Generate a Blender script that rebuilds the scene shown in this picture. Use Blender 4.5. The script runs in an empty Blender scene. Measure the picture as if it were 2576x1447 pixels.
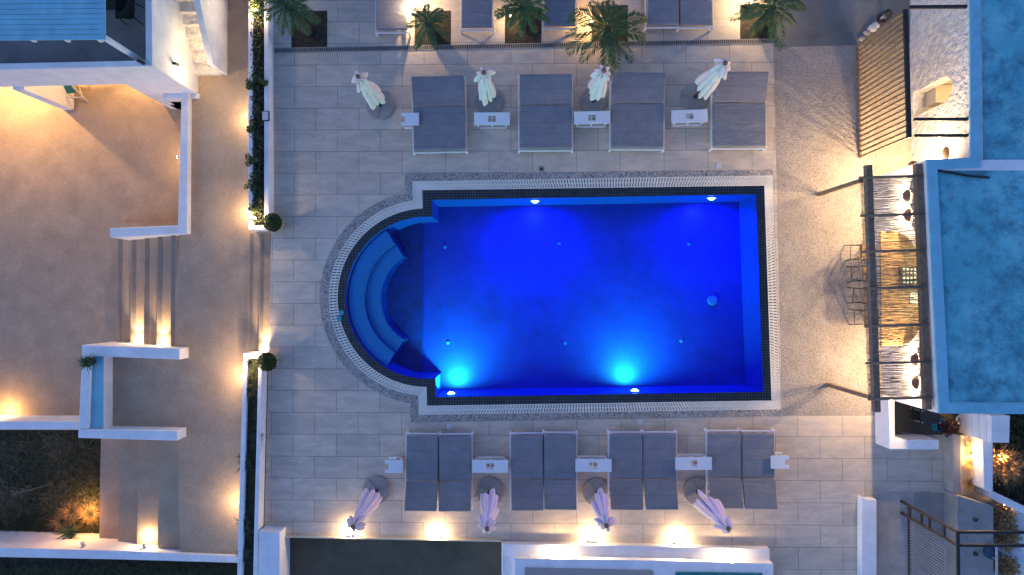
import bpy, bmesh, math, random
from mathutils import Vector, Matrix, Quaternion

scene = bpy.context.scene
col = scene.collection
PI = math.pi
R = math.radians

# ------------------------------------------------------------------ camera geometry (a drone looking almost straight down)
Z = 18.8
F = 1730.0
CX, CY = 1288.0, 723.5
_dc = Vector(((1320 - CX) / F, -(745 - CY) / F, -1.0)).normalized()
CAMQ = _dc.rotation_difference(Vector((0, 0, -1)))

def W(u, v, h=0.0):
    """photo measurement (2576 wide) on the level h -> point in metres"""
    d = CAMQ @ Vector(((u - CX) / F, -(v - CY) / F, -1.0))
    t = (h - Z) / d.z
    return Vector((d.x * t, d.y * t, h))

def WX(pts, h=0.0):
    return [W(u, v, h).to_2d() for u, v in pts]

# ------------------------------------------------------------------ materials
M = {}
def new_mat(name):
    m = bpy.data.materials.new(name)
    m.use_nodes = True
    nt = m.node_tree
    b = nt.nodes['Principled BSDF']
    M[name] = m
    return m, nt, b

def N(nt, typ, **kw):
    n = nt.nodes.new(typ)
    for k, v in kw.items():
        if k in n.inputs:
            n.inputs[k].default_value = v
        else:
            setattr(n, k, v)
    return n

def pos(nt):
    return N(nt, 'ShaderNodeNewGeometry').outputs['Position']

def objc(nt):
    return N(nt, 'ShaderNodeTexCoord').outputs['Object']

def mixc(nt, fac, a, b, blend='MIX'):
    n = nt.nodes.new('ShaderNodeMix')
    n.data_type = 'RGBA'
    n.blend_type = blend
    for sock, v in ((0, fac), (6, a), (7, b)):
        if isinstance(v, (int, float)):
            n.inputs[sock].default_value = v
        elif isinstance(v, (tuple, list)):
            n.inputs[sock].default_value = (*v[:3], 1)
        else:
            nt.links.new(v, n.inputs[sock])
    return n.outputs[2]

def ramp(nt, fac, stops):
    n = nt.nodes.new('ShaderNodeValToRGB')
    cr = n.color_ramp
    while len(cr.elements) < len(stops):
        cr.elements.new(0.5)
    for e, (p, c) in zip(cr.elements, stops):
        e.position = p
        e.color = (*c, 1) if len(c) == 3 else c
    nt.links.new(fac, n.inputs[0])
    return n.outputs[0]

def noise(nt, vec, scale, detail=4, rough=0.6, dist=0.0):
    n = nt.nodes.new('ShaderNodeTexNoise')
    n.inputs['Scale'].default_value = scale
    n.inputs['Detail'].default_value = detail
    n.inputs['Roughness'].default_value = rough
    n.inputs['Distortion'].default_value = dist
    nt.links.new(vec, n.inputs['Vector'])
    return n.outputs['Fac']

def bump(nt, b, h, strength, dist=0.03):
    n = nt.nodes.new('ShaderNodeBump')
    n.inputs['Strength'].default_value = strength
    n.inputs['Distance'].default_value = dist
    nt.links.new(h, n.inputs['Height'])
    nt.links.new(n.outputs[0], b.inputs['Normal'])

def simple(name, c, rough=0.7, var=0.15, scale=6, bmp=0.0, bscale=60, metal=0.0, world=True, fine=0.0, spec=0.3):
    m, nt, b = new_mat(name)
    v = pos(nt) if world else objc(nt)
    f = noise(nt, v, scale)
    lo = tuple(x * (1 - var) for x in c)
    hi = tuple(min(1, x * (1 + var)) for x in c)
    cc = ramp(nt, f, [(0.3, lo), (0.7, hi)])
    if fine:
        g = noise(nt, v, 38, 3, 0.85)
        cc = mixc(nt, 1.0, cc, ramp(nt, g, [(0.3, (1 - fine,) * 3), (0.7, (1 + fine,) * 3)]), 'MULTIPLY')
    nt.links.new(cc, b.inputs['Base Color'])
    b.inputs['Roughness'].default_value = rough
    b.inputs['Metallic'].default_value = metal
    b.inputs['Specular IOR Level'].default_value = spec
    if bmp:
        bump(nt, b, noise(nt, v, bscale, 3), bmp)
    return m

def emit(name, c, s):
    m, nt, b = new_mat(name)
    b.inputs['Base Color'].default_value = (*c, 1)
    b.inputs['Emission Color'].default_value = (*c, 1)
    b.inputs['Emission Strength'].default_value = s
    return m

simple('white_plaster', (0.78, 0.78, 0.79), 0.85, 0.09, 2.5, 0.25, 18, fine=0.06)
simple('rough_white_plaster', (0.72, 0.69, 0.66), 0.9, 0.18, 5.0, 1.0, 7, fine=0.08)
[n for n in M['rough_white_plaster'].node_tree.nodes if n.type == 'BUMP'][0].inputs['Distance'].default_value = 0.12
simple('white_metal', (0.78, 0.78, 0.78), 0.45, 0.03, 3)
simple('grate_plastic', (0.74, 0.70, 0.60), 0.55, 0.08, 2)
simple('terrace_cement', (0.445, 0.325, 0.222), 0.85, 0.13, 1.6, 0.12, 40, fine=0.26)
simple('step_cement', (0.42, 0.37, 0.33), 0.85, 0.2, 1.6, 0.15, 30, fine=0.12)
simple('step_shade', (0.25, 0.205, 0.165), 0.85, 0.15, 3)  # darker cement tone, riser shade painted along the step edges
simple('dark_floor', (0.115, 0.10, 0.065), 0.8, 0.25, 1.2, 0.1, 40, fine=0.15)
simple('dark_slab', (0.17, 0.17, 0.165), 0.85, 0.25, 0.8, 0.15, 50, fine=0.15)
simple('soil', (0.045, 0.04, 0.028), 0.95, 0.5, 9, 0.6, 40)
simple('dark_ground', (0.035, 0.034, 0.024), 0.95, 0.5, 4, 0.6, 20)
simple('charcoal_fabric', (0.235, 0.235, 0.25), 0.95, 0.10, 3, 0.3, 220, fine=0.16)
simple('canopy_cloth', (0.82, 0.65, 0.62), 0.9, 0.06, 7, 0.2, 60)
simple('granite', (0.33, 0.305, 0.28), 0.8, 0.4, 40, 0.3, 60)
simple('pole_wood', (0.22, 0.13, 0.075), 0.6, 0.3, 12)
simple('dark_wood', (0.22, 0.145, 0.095), 0.75, 0.3, 8, 0.3, 50)
simple('slat_wood', (0.27, 0.165, 0.085), 0.7, 0.3, 6, 0.2, 50)
simple('counter_wood', (0.36, 0.22, 0.10), 0.5, 0.3, 10)
simple('bronze_metal', (0.075, 0.055, 0.042), 0.6, 0.2, 10)
simple('black_metal', (0.03, 0.03, 0.03), 0.5, 0.2, 10)
simple('green_leaf', (0.06, 0.095, 0.03), 0.6, 0.5, 14)
simple('box_leaf', (0.04, 0.075, 0.018), 0.6, 0.5, 30)
simple('palm_leaf', (0.08, 0.125, 0.038), 0.55, 0.5, 9)
simple('palm_trunk', (0.05, 0.04, 0.025), 0.9, 0.4, 20, 0.8, 30)
simple('grass_gold', (0.36, 0.22, 0.10), 0.8, 0.4, 14)
simple('dry_stem', (0.22, 0.20, 0.17), 0.8, 0.2, 10)
simple('dry_grass', (0.14, 0.125, 0.075), 0.8, 0.4, 5)
simple('dark_leaf', (0.05, 0.058, 0.028), 0.7, 0.5, 6)
simple('terracotta', (0.42, 0.34, 0.27), 0.8, 0.15, 12)
simple('reed', (0.27, 0.205, 0.145), 0.85, 0.45, 7)
simple('shell_brown', (0.16, 0.095, 0.06), 0.6, 0.2, 15)
simple('turquoise', (0.03, 0.32, 0.42), 0.5, 0.05, 10)
simple('teal_paint', (0.02, 0.19, 0.21), 0.6, 0.15, 3)
simple('teal_plaster', (0.22, 0.50, 0.58), 0.85, 0.12, 2)
simple('grey_plaster', (0.33, 0.31, 0.285), 0.9, 0.15, 3, 0.3, 50, fine=0.15)
simple('beige_pebbledash', (0.36, 0.33, 0.31), 0.95, 0.25, 60, 0.6, 60)
simple('red_leaf', (0.07, 0.022, 0.018), 0.7, 0.4, 20)
simple('stone_white', (0.6, 0.58, 0.55), 0.8, 0.2, 10)
simple('steel', (0.45, 0.45, 0.46), 0.35, 0.1, 10, metal=0.6)
simple('fixture_white', (0.62, 0.62, 0.62), 0.5, 0.03, 10)
simple('pool_fitting', (0.07, 0.2, 0.6), 0.4, 0.05, 10)
simple('navy', (0.025, 0.05, 0.12), 0.7, 0.2, 10)
simple('cream_plaster', (0.66, 0.58, 0.42), 0.85, 0.05, 3)
simple('dark_green_fabric', (0.02, 0.024, 0.016), 0.9, 0.2, 8)
emit('warm_lens', (1.0, 0.82, 0.5), 30)
emit('pool_lens_blue', (0.45, 0.75, 1.0), 6)
emit('pool_lens_cyan', (0.35, 0.95, 1.0), 9)

nt = M['charcoal_fabric'].node_tree
bn = [n for n in nt.nodes if n.type == 'BUMP'][0]
bn2 = nt.nodes.new('ShaderNodeBump')
bn2.inputs['Strength'].default_value = 0.55
bn2.inputs['Distance'].default_value = 0.05
mpw = nt.nodes.new('ShaderNodeMapping')
mpw.inputs['Scale'].default_value = (0.8, 2.2, 1)
nt.links.new(pos(nt), mpw.inputs['Vector'])
nt.links.new(noise(nt, mpw.outputs[0], 2.2, 3, 0.55, 0.8), bn2.inputs['Height'])
sx_ = nt.nodes.new('ShaderNodeSeparateXYZ')
nt.links.new(objc(nt), sx_.inputs[0])
ma = nt.nodes.new('ShaderNodeMath'); ma.operation = 'MULTIPLY'; ma.inputs[1].default_value = 3.4
nt.links.new(sx_.outputs[1], ma.inputs[0])
mf = nt.nodes.new('ShaderNodeMath'); mf.operation = 'FRACT'
nt.links.new(ma.outputs[0], mf.inputs[0])
ml = nt.nodes.new('ShaderNodeMath'); ml.operation = 'LESS_THAN'; ml.inputs[1].default_value = 0.05
nt.links.new(mf.outputs[0], ml.inputs[0])
pb_ = nt.nodes['Principled BSDF']
old = pb_.inputs['Base Color'].links[0].from_socket
seam = mixc(nt, ml.outputs[0], old, (0.19, 0.19, 0.205))
nt.links.new(seam, pb_.inputs['Base Color'])
nt.links.new(bn.outputs[0], bn2.inputs['Normal'])
nt.links.new(bn2.outputs[0], nt.nodes['Principled BSDF'].inputs['Normal'])

# roof: weathered blue-grey waterproofing
m, nt, b = new_mat('roof_coat')
v = pos(nt)
f = noise(nt, v, 0.9, 6, 0.7)
c1 = ramp(nt, f, [(0.3, (0.09, 0.37, 0.44)), (0.52, (0.14, 0.47, 0.54)), (0.72, (0.26, 0.60, 0.62))])
f2 = noise(nt, v, 1.5, 9, 0.78)
c2 = mixc(nt, ramp(nt, f2, [(0.46, (0, 0, 0)), (0.66, (0.9, 0.9, 0.9))]), c1, (0.045, 0.15, 0.20))
nt.links.new(c2, b.inputs['Base Color'])
b.inputs['Roughness'].default_value = 0.8
bump(nt, b, f2, 0.2)
simple('roof_edge_paint', (0.22, 0.50, 0.60), 0.85, 0.12, 3)

# deck tiles 1.2 x 0.6 m
m, nt, b = new_mat('deck_tile')
v = pos(nt)
mp = N(nt, 'ShaderNodeMapping')
mp.inputs['Location'].default_value = (0.38, 0.205, 0)
nt.links.new(v, mp.inputs['Vector'])
br = nt.nodes.new('ShaderNodeTexBrick')
br.offset = 0.5
br.inputs['Scale'].default_value = 1.0
br.inputs['Brick Width'].default_value = 1.195
br.inputs['Row Height'].default_value = 0.598
br.inputs['Mortar Size'].default_value = 0.0045
br.inputs['Mortar Smooth'].default_value = 0.1
br.inputs['Color1'].default_value = (0.63, 0.535, 0.43, 1)
br.inputs['Color2'].default_value = (0.54, 0.465, 0.375, 1)
br.inputs['Mortar'].default_value = (0.09, 0.08, 0.075, 1)
nt.links.new(mp.outputs[0], br.inputs['Vector'])
mp2 = N(nt, 'ShaderNodeMapping')
mp2.inputs['Scale'].default_value = (1.0, 2.6, 1)
nt.links.new(v, mp2.inputs['Vector'])
f = noise(nt, mp2.outputs[0], 1.6, 7, 0.7, 0.4)
cc = mixc(nt, 1.0, br.outputs['Color'], ramp(nt, f, [(0.25, (0.74, 0.75, 0.77)), (0.75, (1.22, 1.2, 1.18))]), 'MULTIPLY')
g = noise(nt, v, 36, 3, 0.85)
cc = mixc(nt, 1.0, cc, ramp(nt, g, [(0.3, (0.78,) * 3), (0.7, (1.2,) * 3)]), 'MULTIPLY')
nt.links.new(cc, b.inputs['Base Color'])
b.inputs['Roughness'].default_value = 0.7
b.inputs['Specular IOR Level'].default_value = 0.25

def pebble(name, ca, cb, dark, scale):
    m, nt, b = new_mat(name)
    v = pos(nt)
    vo = nt.nodes.new('ShaderNodeTexVoronoi')
    vo.feature = 'F1'
    vo.inputs['Scale'].default_value = scale
    nt.links.new(v, vo.inputs['Vector'])
    sep = nt.nodes.new('ShaderNodeSeparateColor')
    nt.links.new(vo.outputs['Color'], sep.inputs[0])
    cc = mixc(nt, sep.outputs[0], ca, cb)
    edge = ramp(nt, vo.outputs['Distance'], [(0.42, (0, 0, 0)), (0.8, (1, 1, 1))])
    cc = mixc(nt, edge, cc, dark)
    f = noise(nt, v, 1.3, 5, 0.7)
    cc = mixc(nt, 1.0, cc, ramp(nt, f, [(0.3, (0.82,) * 3), (0.7, (1.12,) * 3)]), 'MULTIPLY')
    nt.links.new(cc, b.inputs['Base Color'])
    b.inputs['Roughness'].default_value = 0.75
    inv = ramp(nt, vo.outputs['Distance'], [(0.0, (1, 1, 1)), (0.9, (0, 0, 0))])
    bump(nt, b, inv, 0.7, 0.02)
pebble('gravel_mix', (0.47, 0.44, 0.40), (0.33, 0.315, 0.29), (0.19, 0.18, 0.17), 24)
pebble('pebble_paving', (0.43, 0.38, 0.325), (0.38, 0.33, 0.28), (0.29, 0.245, 0.205), 30)

def mosaic(name, a, bb, grout, size, nz=0.35, scale_noise=3.0):
    m, nt, b = new_mat(name)
    v = pos(nt)
    br = nt.nodes.new('ShaderNodeTexBrick')
    br.offset = 0.0
    br.inputs['Scale'].default_value = 1.0
    br.inputs['Brick Width'].default_value = size
    br.inputs['Row Height'].default_value = size
    br.inputs['Mortar Size'].default_value = size * 0.09
    br.inputs['Mortar Smooth'].default_value = 0.3
    br.inputs['Color1'].default_value = (*a, 1)
    br.inputs['Color2'].default_value = (*bb, 1)
    br.inputs['Mortar'].default_value = (*grout, 1)
    nt.links.new(v, br.inputs['Vector'])
    f = noise(nt, v, scale_noise, 6, 0.75)
    cc = mixc(nt, 1.0, br.outputs['Color'], ramp(nt, f, [(0.3, (1 - nz,) * 3), (0.7, (1 + nz,) * 3)]), 'MULTIPLY')
    nt.links.new(cc, b.inputs['Base Color'])
    b.inputs['Roughness'].default_value = 0.4
mosaic('coping_mosaic', (0.075, 0.058, 0.042), (0.10, 0.08, 0.06), (0.30, 0.26, 0.21), 0.075)
mosaic('basin_mosaic', (0.012, 0.022, 0.48), (0.01, 0.018, 0.42), (0.02, 0.045, 0.54), 0.055, 0.25, 1.3)
mosaic('shallow_mosaic', (0.015, 0.012, 0.24), (0.012, 0.010, 0.17), (0.02, 0.02, 0.28), 0.065, 0.5, 3.0)
simple('wall_mosaic', (0.03, 0.07, 0.55), 0.5, 0.25, 12)
# pool steps: pale blue speckled
m, nt, b = new_mat('pool_step')
v = pos(nt)
f = noise(nt, v, 28, 5, 0.8)
nt.links.new(ramp(nt, f, [(0.3, (0.02, 0.38, 0.98)), (0.52, (0.045, 0.52, 1.0)), (0.7, (0.22, 0.8, 1.0))]), b.inputs['Base Color'])
b.inputs['Roughness'].default_value = 0.6

# water: clear, thin reflection
m = bpy.data.materials.new('pool_water')
m.use_nodes = True
M['pool_water'] = m
nt = m.node_tree
nt.nodes.clear()
out = nt.nodes.new('ShaderNodeOutputMaterial')
tr = nt.nodes.new('ShaderNodeBsdfTransparent')
tr.inputs[0].default_value = (0.92, 0.97, 1.0, 1)
gl = nt.nodes.new('ShaderNodeBsdfGlossy')
gl.inputs['Roughness'].default_value = 0.02
mx = nt.nodes.new('ShaderNodeMixShader')
fr = nt.nodes.new('ShaderNodeFresnel')
fr.inputs[0].default_value = 1.33
v = pos(nt)
nz = noise(nt, v, 5, 3)
bp = nt.nodes.new('ShaderNodeBump')
bp.inputs['Strength'].default_value = 0.08
bp.inputs['Distance'].default_value = 0.02
nt.links.new(nz, bp.inputs['Height'])
nt.links.new(bp.outputs[0], gl.inputs['Normal'])
nt.links.new(fr.outputs[0], mx.inputs[0])
nt.links.new(tr.outputs[0], mx.inputs[1])
nt.links.new(gl.outputs[0], mx.inputs[2])
nt.links.new(mx.outputs[0], out.inputs[0])

# ------------------------------------------------------------------ mesh helpers
class MB:
    def __init__(s):
        s.v, s.f = [], []
    def raw(s, vs, fs):
        o = len(s.v)
        s.v += [Vector(p) for p in vs]
        s.f += [tuple(i + o for i in q) for q in fs]
        return s
    def prism(s, poly, z0, z1):
        """poly: xy points; z1 may be a list of heights, one for each point"""
        n = len(poly)
        area = sum(poly[i][0] * poly[(i + 1) % n][1] - poly[(i + 1) % n][0] * poly[i][1] for i in range(n))
        zt = list(z1) if isinstance(z1, (list, tuple)) else [z1] * n
        poly = list(poly)
        if area < 0:
            poly.reverse(); zt.reverse()
        vs = [(p[0], p[1], z0) for p in poly] + [(p[0], p[1], z) for p, z in zip(poly, zt)]
        fs = [tuple(range(n - 1, -1, -1)), tuple(range(n, 2 * n))]
        fs += [(i, (i + 1) % n, n + (i + 1) % n, n + i) for i in range(n)]
        return s.raw(vs, fs)
    def box(s, c, size, rz=0.0, rx=0.0):
        hx, hy, hz = size[0] / 2, size[1] / 2, size[2] / 2
        m = Matrix.Translation(c) @ Matrix.Rotation(rz, 4, 'Z') @ Matrix.Rotation(rx, 4, 'X')
        vs = [m @ Vector((x, y, z)) for z in (-hz, hz) for x, y in ((-hx, -hy), (hx, -hy), (hx, hy), (-hx, hy))]
        return s.raw(vs, [(3, 2, 1, 0), (4, 5, 6, 7), (0, 1, 5, 4), (1, 2, 6, 5), (2, 3, 7, 6), (3, 0, 4, 7)])
    def tube(s, pts, rad, n=8, cap=True):
        pts = [Vector(p) for p in pts]
        rads = rad if isinstance(rad, (list, tuple)) else [rad] * len(pts)
        rings = []
        up = None
        for i, p in enumerate(pts):
            d = (pts[min(i + 1, len(pts) - 1)] - pts[max(i - 1, 0)]).normalized()
            a = d.cross(Vector((0, 0, 1))) if abs(d.z) < 0.95 else d.cross(Vector((1, 0, 0)))
            a.normalize()
            bb = d.cross(a).normalized()
            rings.append([p + (a * math.cos(2 * PI * k / n) + bb * math.sin(2 * PI * k / n)) * rads[i] for k in range(n)])
        vs = [q for r in rings for q in r]
        fs = []
        for i in range(len(pts) - 1):
            for k in range(n):
                k2 = (k + 1) % n
                fs.append((i * n + k, i * n + k2, (i + 1) * n + k2, (i + 1) * n + k))
        if cap:
            fs.append(tuple(range(n - 1, -1, -1)))
            fs.append(tuple(range(len(vs) - n, len(vs))))
        return s.raw(vs, fs)
    def beam(s, p, q, w, h):
        p, q = Vector(p), Vector(q)
        d = (q - p).normalized()
        if abs(d.z) > 0.95:
            a = Vector((1, 0, 0))
        else:
            a = d.cross(Vector((0, 0, 1))).normalized()
        bb = a.cross(d).normalized()
        vs = []
        for e in (p, q):
            for x, y in ((-1, -1), (1, -1), (1, 1), (-1, 1)):
                vs.append(e + a * (x * w / 2) + bb * (y * h / 2))
        return s.raw(vs, [(0, 1, 2, 3), (7, 6, 5, 4), (1, 0, 4, 5), (2, 1, 5, 6), (3, 2, 6, 7), (0, 3, 7, 4)])
    def lathe(s, prof, c=(0, 0, 0), n=24):
        c = Vector(c)
        vs, fs = [], []
        for r, z in prof:
            for k in range(n):
                a = 2 * PI * k / n
                vs.append(c + Vector((r * math.cos(a), r * math.sin(a), z)))
        for i in range(len(prof) - 1):
            for k in range(n):
                k2 = (k + 1) % n
                fs.append((i * n + k, i * n + k2, (i + 1) * n + k2, (i + 1) * n + k))
        fs.append(tuple(range(n - 1, -1, -1)))
        fs.append(tuple(range((len(prof) - 1) * n, len(prof) * n)))
        return s.raw(vs, fs)
    def build(s, name, mat, parent=None, smooth=False, bevel=0.0, seg=2):
        me = bpy.data.meshes.new(name)
        off = Vector((0, 0, 0))
        if parent is not None:
            p = parent
            while p is not None:
                off += p.location
                p = p.parent
        me.from_pydata([tuple(p - off) for p in s.v], [], s.f)
        me.materials.append(M[mat])
        bm = bmesh.new(); bm.from_mesh(me)
        bmesh.ops.recalc_face_normals(bm, faces=bm.faces)
        bm.to_mesh(me); bm.free()
        if smooth:
            for p in me.polygons:
                p.use_smooth = True
        o = bpy.data.objects.new(name, me)
        col.objects.link(o)
        if parent is not None:
            o.parent = parent
        if bevel:
            md = o.modifiers.new('bevel', 'BEVEL')
            md.width = bevel; md.segments = seg; md.limit_method = 'ANGLE'
            md.angle_limit = R(40)
        return o

def fill(loops, z):
    """flat sheet from an outline and hole loops (xy points)"""
    bm = bmesh.new()
    for lp in loops:
        vs = [bm.verts.new((p[0], p[1], z)) for p in lp]
        for i in range(len(vs)):
            bm.edges.new((vs[i], vs[(i + 1) % len(vs)]))
    bmesh.ops.triangle_fill(bm, use_beauty=True, use_dissolve=False, edges=bm.edges[:], normal=(0, 0, 1))
    bm.verts.index_update()
    mb = MB()
    mb.raw([v.co.copy() for v in bm.verts], [tuple(v.index for v in f.verts) for f in bm.faces])
    bm.free()
    return mb

def wall_mesh(outer, holes, x0, x1):
    """wall in the y/z plane with openings, from x0 to x1"""
    bm = bmesh.new()
    for lp in [outer] + holes:
        vs = [bm.verts.new((p[0], p[1], 0)) for p in lp]
        for i in range(len(vs)):
            bm.edges.new((vs[i], vs[(i + 1) % len(vs)]))
    bmesh.ops.triangle_fill(bm, use_beauty=True, use_dissolve=False, edges=bm.edges[:], normal=(0, 0, 1))
    bm.verts.index_update()
    base = [v.co.copy() for v in bm.verts]
    tris = [tuple(v.index for v in f.verts) for f in bm.faces]
    bm.free()
    mb = MB()
    mb.raw([(x0, p.x, p.y) for p in base] + [(x1, p.x, p.y) for p in base],
           tris + [tuple(i + len(base) for i in reversed(t)) for t in tris])
    for lp in [outer] + holes:
        n = len(lp)
        mb.raw([(x0, p[0], p[1]) for p in lp] + [(x1, p[0], p[1]) for p in lp],
               [(i, (i + 1) % n, n + (i + 1) % n, n + i) for i in range(n)])
    return mb

def tag(o, label, cat, group=None):
    o['label'] = label
    o['category'] = cat
    if group:
        o['group'] = group
    return o

def thing(name, label, cat, loc=(0, 0, 0), group=None, rz=0.0):
    o = bpy.data.objects.new(name, None)
    o.empty_display_size = 0.2
    col.objects.link(o)
    o.location = loc
    o.rotation_euler = (0, 0, rz)
    return tag(o, label, cat, group)

def struct(o):
    o['kind'] = 'structure'
    return o

def stuff(o, label, cat):
    o['kind'] = 'stuff'
    return tag(o, label, cat)

def copy_tree(o, parent=None):
    c = o.copy()
    col.objects.link(c)
    c.parent = parent
    for ch in list(o.children):
        copy_tree(ch, c)
    return c

def lamp(name, loc, watt, color=(1.0, 0.66, 0.33), radius=0.04, parent=None, kind='POINT', direction=None, angle=120, blend=0.6):
    L = bpy.data.lights.new(name, kind)
    L.energy = watt * (2.9 if color[0] > 0.5 and not name.startswith('deck_edge') else 1.0)
    L.color = color
    if kind == 'AREA':
        L.shape = 'DISK'; L.size = radius * 2
        L.spread = R(angle)
    else:
        L.shadow_soft_size = radius
    if kind == 'SPOT':
        L.spot_size = R(angle); L.spot_blend = blend
    o = bpy.data.objects.new(name, L)
    col.objects.link(o)
    o.location = loc
    if direction is not None:
        o.rotation_euler = Vector(direction).to_track_quat('-Z', 'Y').to_euler()
    if parent is not None:
        o.parent = parent
        o.location = Vector(loc) - parent.location
    return o
WARM = (1.0, 0.68, 0.36)
AMBER = (1.0, 0.58, 0.22)

rng = random.Random(7)

# ------------------------------------------------------------------ foliage helpers
def leaf(mb, c, d, up, L, w):
    """one folded leaf blade"""
    d = Vector(d).normalized()
    s = d.cross(Vector(up))
    if s.length < 1e-4:
        s = Vector((1, 0, 0))
    s.normalize()
    c = Vector(c)
    mb.raw([c, c + d * L * 0.5 + s * w / 2, c + d * L, c + d * L * 0.5 - s * w / 2], [(0, 1, 2, 3)])

def clump(mb, c, r, n, size, rg, flat=1.0):
    c = Vector(c)
    for _ in range(n):
        while True:
            q = Vector((rg.uniform(-1, 1), rg.uniform(-1, 1), rg.uniform(-1, 1)))
            if 0.05 < q.length < 1:
                break
        q = q * (0.4 + 0.6 * rg.random()) if q.length > 0.5 else q
        p = c + Vector((q.x * r, q.y * r, q.z * r * flat))
        d = (q + Vector((rg.uniform(-.7, .7), rg.uniform(-.7, .7), rg.uniform(-.5, .7))))
        up = Vector((rg.uniform(-.5, .5), rg.uniform(-.5, .5), 1))
        s = size * rg.uniform(0.7, 1.3)
        leaf(mb, p, d, up, s, s * 0.6)

def blades(mb, c, n, L, rg, spread=1.0, w=0.012, lift=0.8, droop=0.5):
    c = Vector(c)
    for _ in range(n):
        a = rg.uniform(0, 2 * PI)
        l = L * rg.uniform(0.6, 1.15)
        o = Vector((math.cos(a), math.sin(a), 0))
        s = Vector((-o.y, o.x, 0)) * w
        k = spread * rg.uniform(0.5, 1.1)
        pts = [c + o * (l * k * t) + Vector((0, 0, l * (lift * t - droop * t * t))) for t in (0, .35, .7, 1)]
        vs = []
        for i, p in enumerate(pts):
            q = (1 - i / 3.2)
            vs += [p - s * q, p + s * q]
        mb.raw(vs, [(0, 1, 3, 2), (2, 3, 5, 4), (4, 5, 7, 6)])

# ------------------------------------------------------------------ world and sun
w = bpy.data.worlds.new("World")
scene.world = w
w.use_nodes = True
nt = w.node_tree
bg = nt.nodes['Background']
sky = nt.nodes.new('ShaderNodeTexSky')
sky.sky_type = 'NISHITA'
sky.sun_disc = False
sky.sun_elevation = R(33)
sky.sun_rotation = R(250)
sky.air_density = 1.0
sky.ozone_density = 3.0
tint = nt.nodes.new('ShaderNodeMix')
tint.data_type = 'RGBA'; tint.blend_type = 'MULTIPLY'
tint.inputs[0].default_value = 1.0
tint.inputs[7].default_value = (0.75, 0.97, 1.36, 1)
nt.links.new(sky.outputs[0], tint.inputs[6])
nt.links.new(tint.outputs[2], bg.inputs['Color'])
bg.inputs['Strength'].default_value = 0.15
sl = bpy.data.lights.new('sun', 'SUN')
sl.energy = 0.02
sl.angle = R(30)
sl.color = (0.8, 0.85, 1.0)
so = bpy.data.objects.new('sun', sl)
col.objects.link(so)
so.rotation_euler = (R(60), 0, R(110))

# ================================================================== SETTING
def sheet(name, pts, z, mat):
    mb = MB()
    ps = WX(pts, z)
    mb.raw([(p[0], p[1], z) for p in ps], [tuple(range(len(ps)))])
    return struct(mb.build(name, mat))

g = MB(); g.raw([(-300, -300, -1.62), (300, -300, -1.62), (300, 300, -1.62), (-300, 300, -1.62)], [(0, 1, 2, 3)])
struct(g.build('ground', 'dark_ground'))

# pool outlines in plan
AC = (1074, 749)
def outline(TL, TR, BR, BL, rad, dz=0.0, n=48):
    (x0, y0), (x1, y1) = TL, BL
    def xl(y): return x0 + (x1 - x0) * (y - y0) / (y1 - y0)
    pts = [TL, TR, BR, BL]
    xa = xl(AC[1] - rad); xb = xl(AC[1] + rad)
    a0 = math.acos(max(-1, min(1, (xb - AC[0]) / rad)))
    a1 = math.acos(max(-1, min(1, (xa - AC[0]) / rad)))
    arc = []
    lo, hi = a0, 2 * PI - a1
    for k in range(n + 1):
        a = lo + (hi - lo) * k / n
        arc.append((AC[0] + rad * math.cos(a), AC[1] + rad * math.sin(a)))
    return pts + arc
O_water = outline((1087, 503), (1902, 489), (1920, 986), (1096, 999), 204)
O_cope = outline((1062, 478.5), (1923, 467), (1941, 1008), (1074, 1021), 225)
O_grate = outline((1037, 456.5), (1943.5, 441.5), (1965, 1030), (1053.5, 1044), 247)
O_gravel = outline((1019, 437), (1943.5, 427), (1965, 1047), (1034, 1063.5), 269)

deck_out = [(684, -160), (2800, -160), (2800, 1640), (1930, 1640), (1930, 1377), (1262, 1359), (706, 1349), (664, 1345), (676, 887), (682, 588)]
mb = fill([WX(deck_out), WX(O_grate)], 0.0)
struct(mb.build('pool_deck', 'deck_tile'))
# skirt of the deck
mb = MB()
for a, c in ((6, 5), (5, 4)):
    p, q = W(*deck_out[a]), W(*deck_out[c])
    mb.raw([p, q, q - Vector((0, 0, 1.6)), p - Vector((0, 0, 1.6))], [(0, 1, 2, 3)])
struct(mb.build('deck_side', 'white_plaster'))

mb = fill([WX(O_gravel), WX(O_grate)], 0.004)
struct(mb.build('gravel_strip', 'gravel_mix'))
sheet('pebble_paving', [(1946, 112), (2320, 112), (2320, 1046), (1968, 1046)], 0.003, 'pebble_paving')
sheet('cement_path', [(2206, 1236), (2340, 1236), (2340, 1640), (2208, 1640)], 0.004, 'step_cement')
sheet('dark_paving', [(1952, -160), (2560, -160), (2560, 104), (2300, 110), (2150, 114), (1946, 119)], 0.008, 'dark_slab')

# grating channel and overflow grate
def offs(o1, o2, t):
    return [(a[0] + (c[0] - a[0]) * t, a[1] + (c[1] - a[1]) * t) for a, c in zip(o1, o2)]
mb = fill([WX(O_grate), WX(O_cope)], -0.10)
struct(mb.build('overflow_channel', 'soil'))

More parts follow.
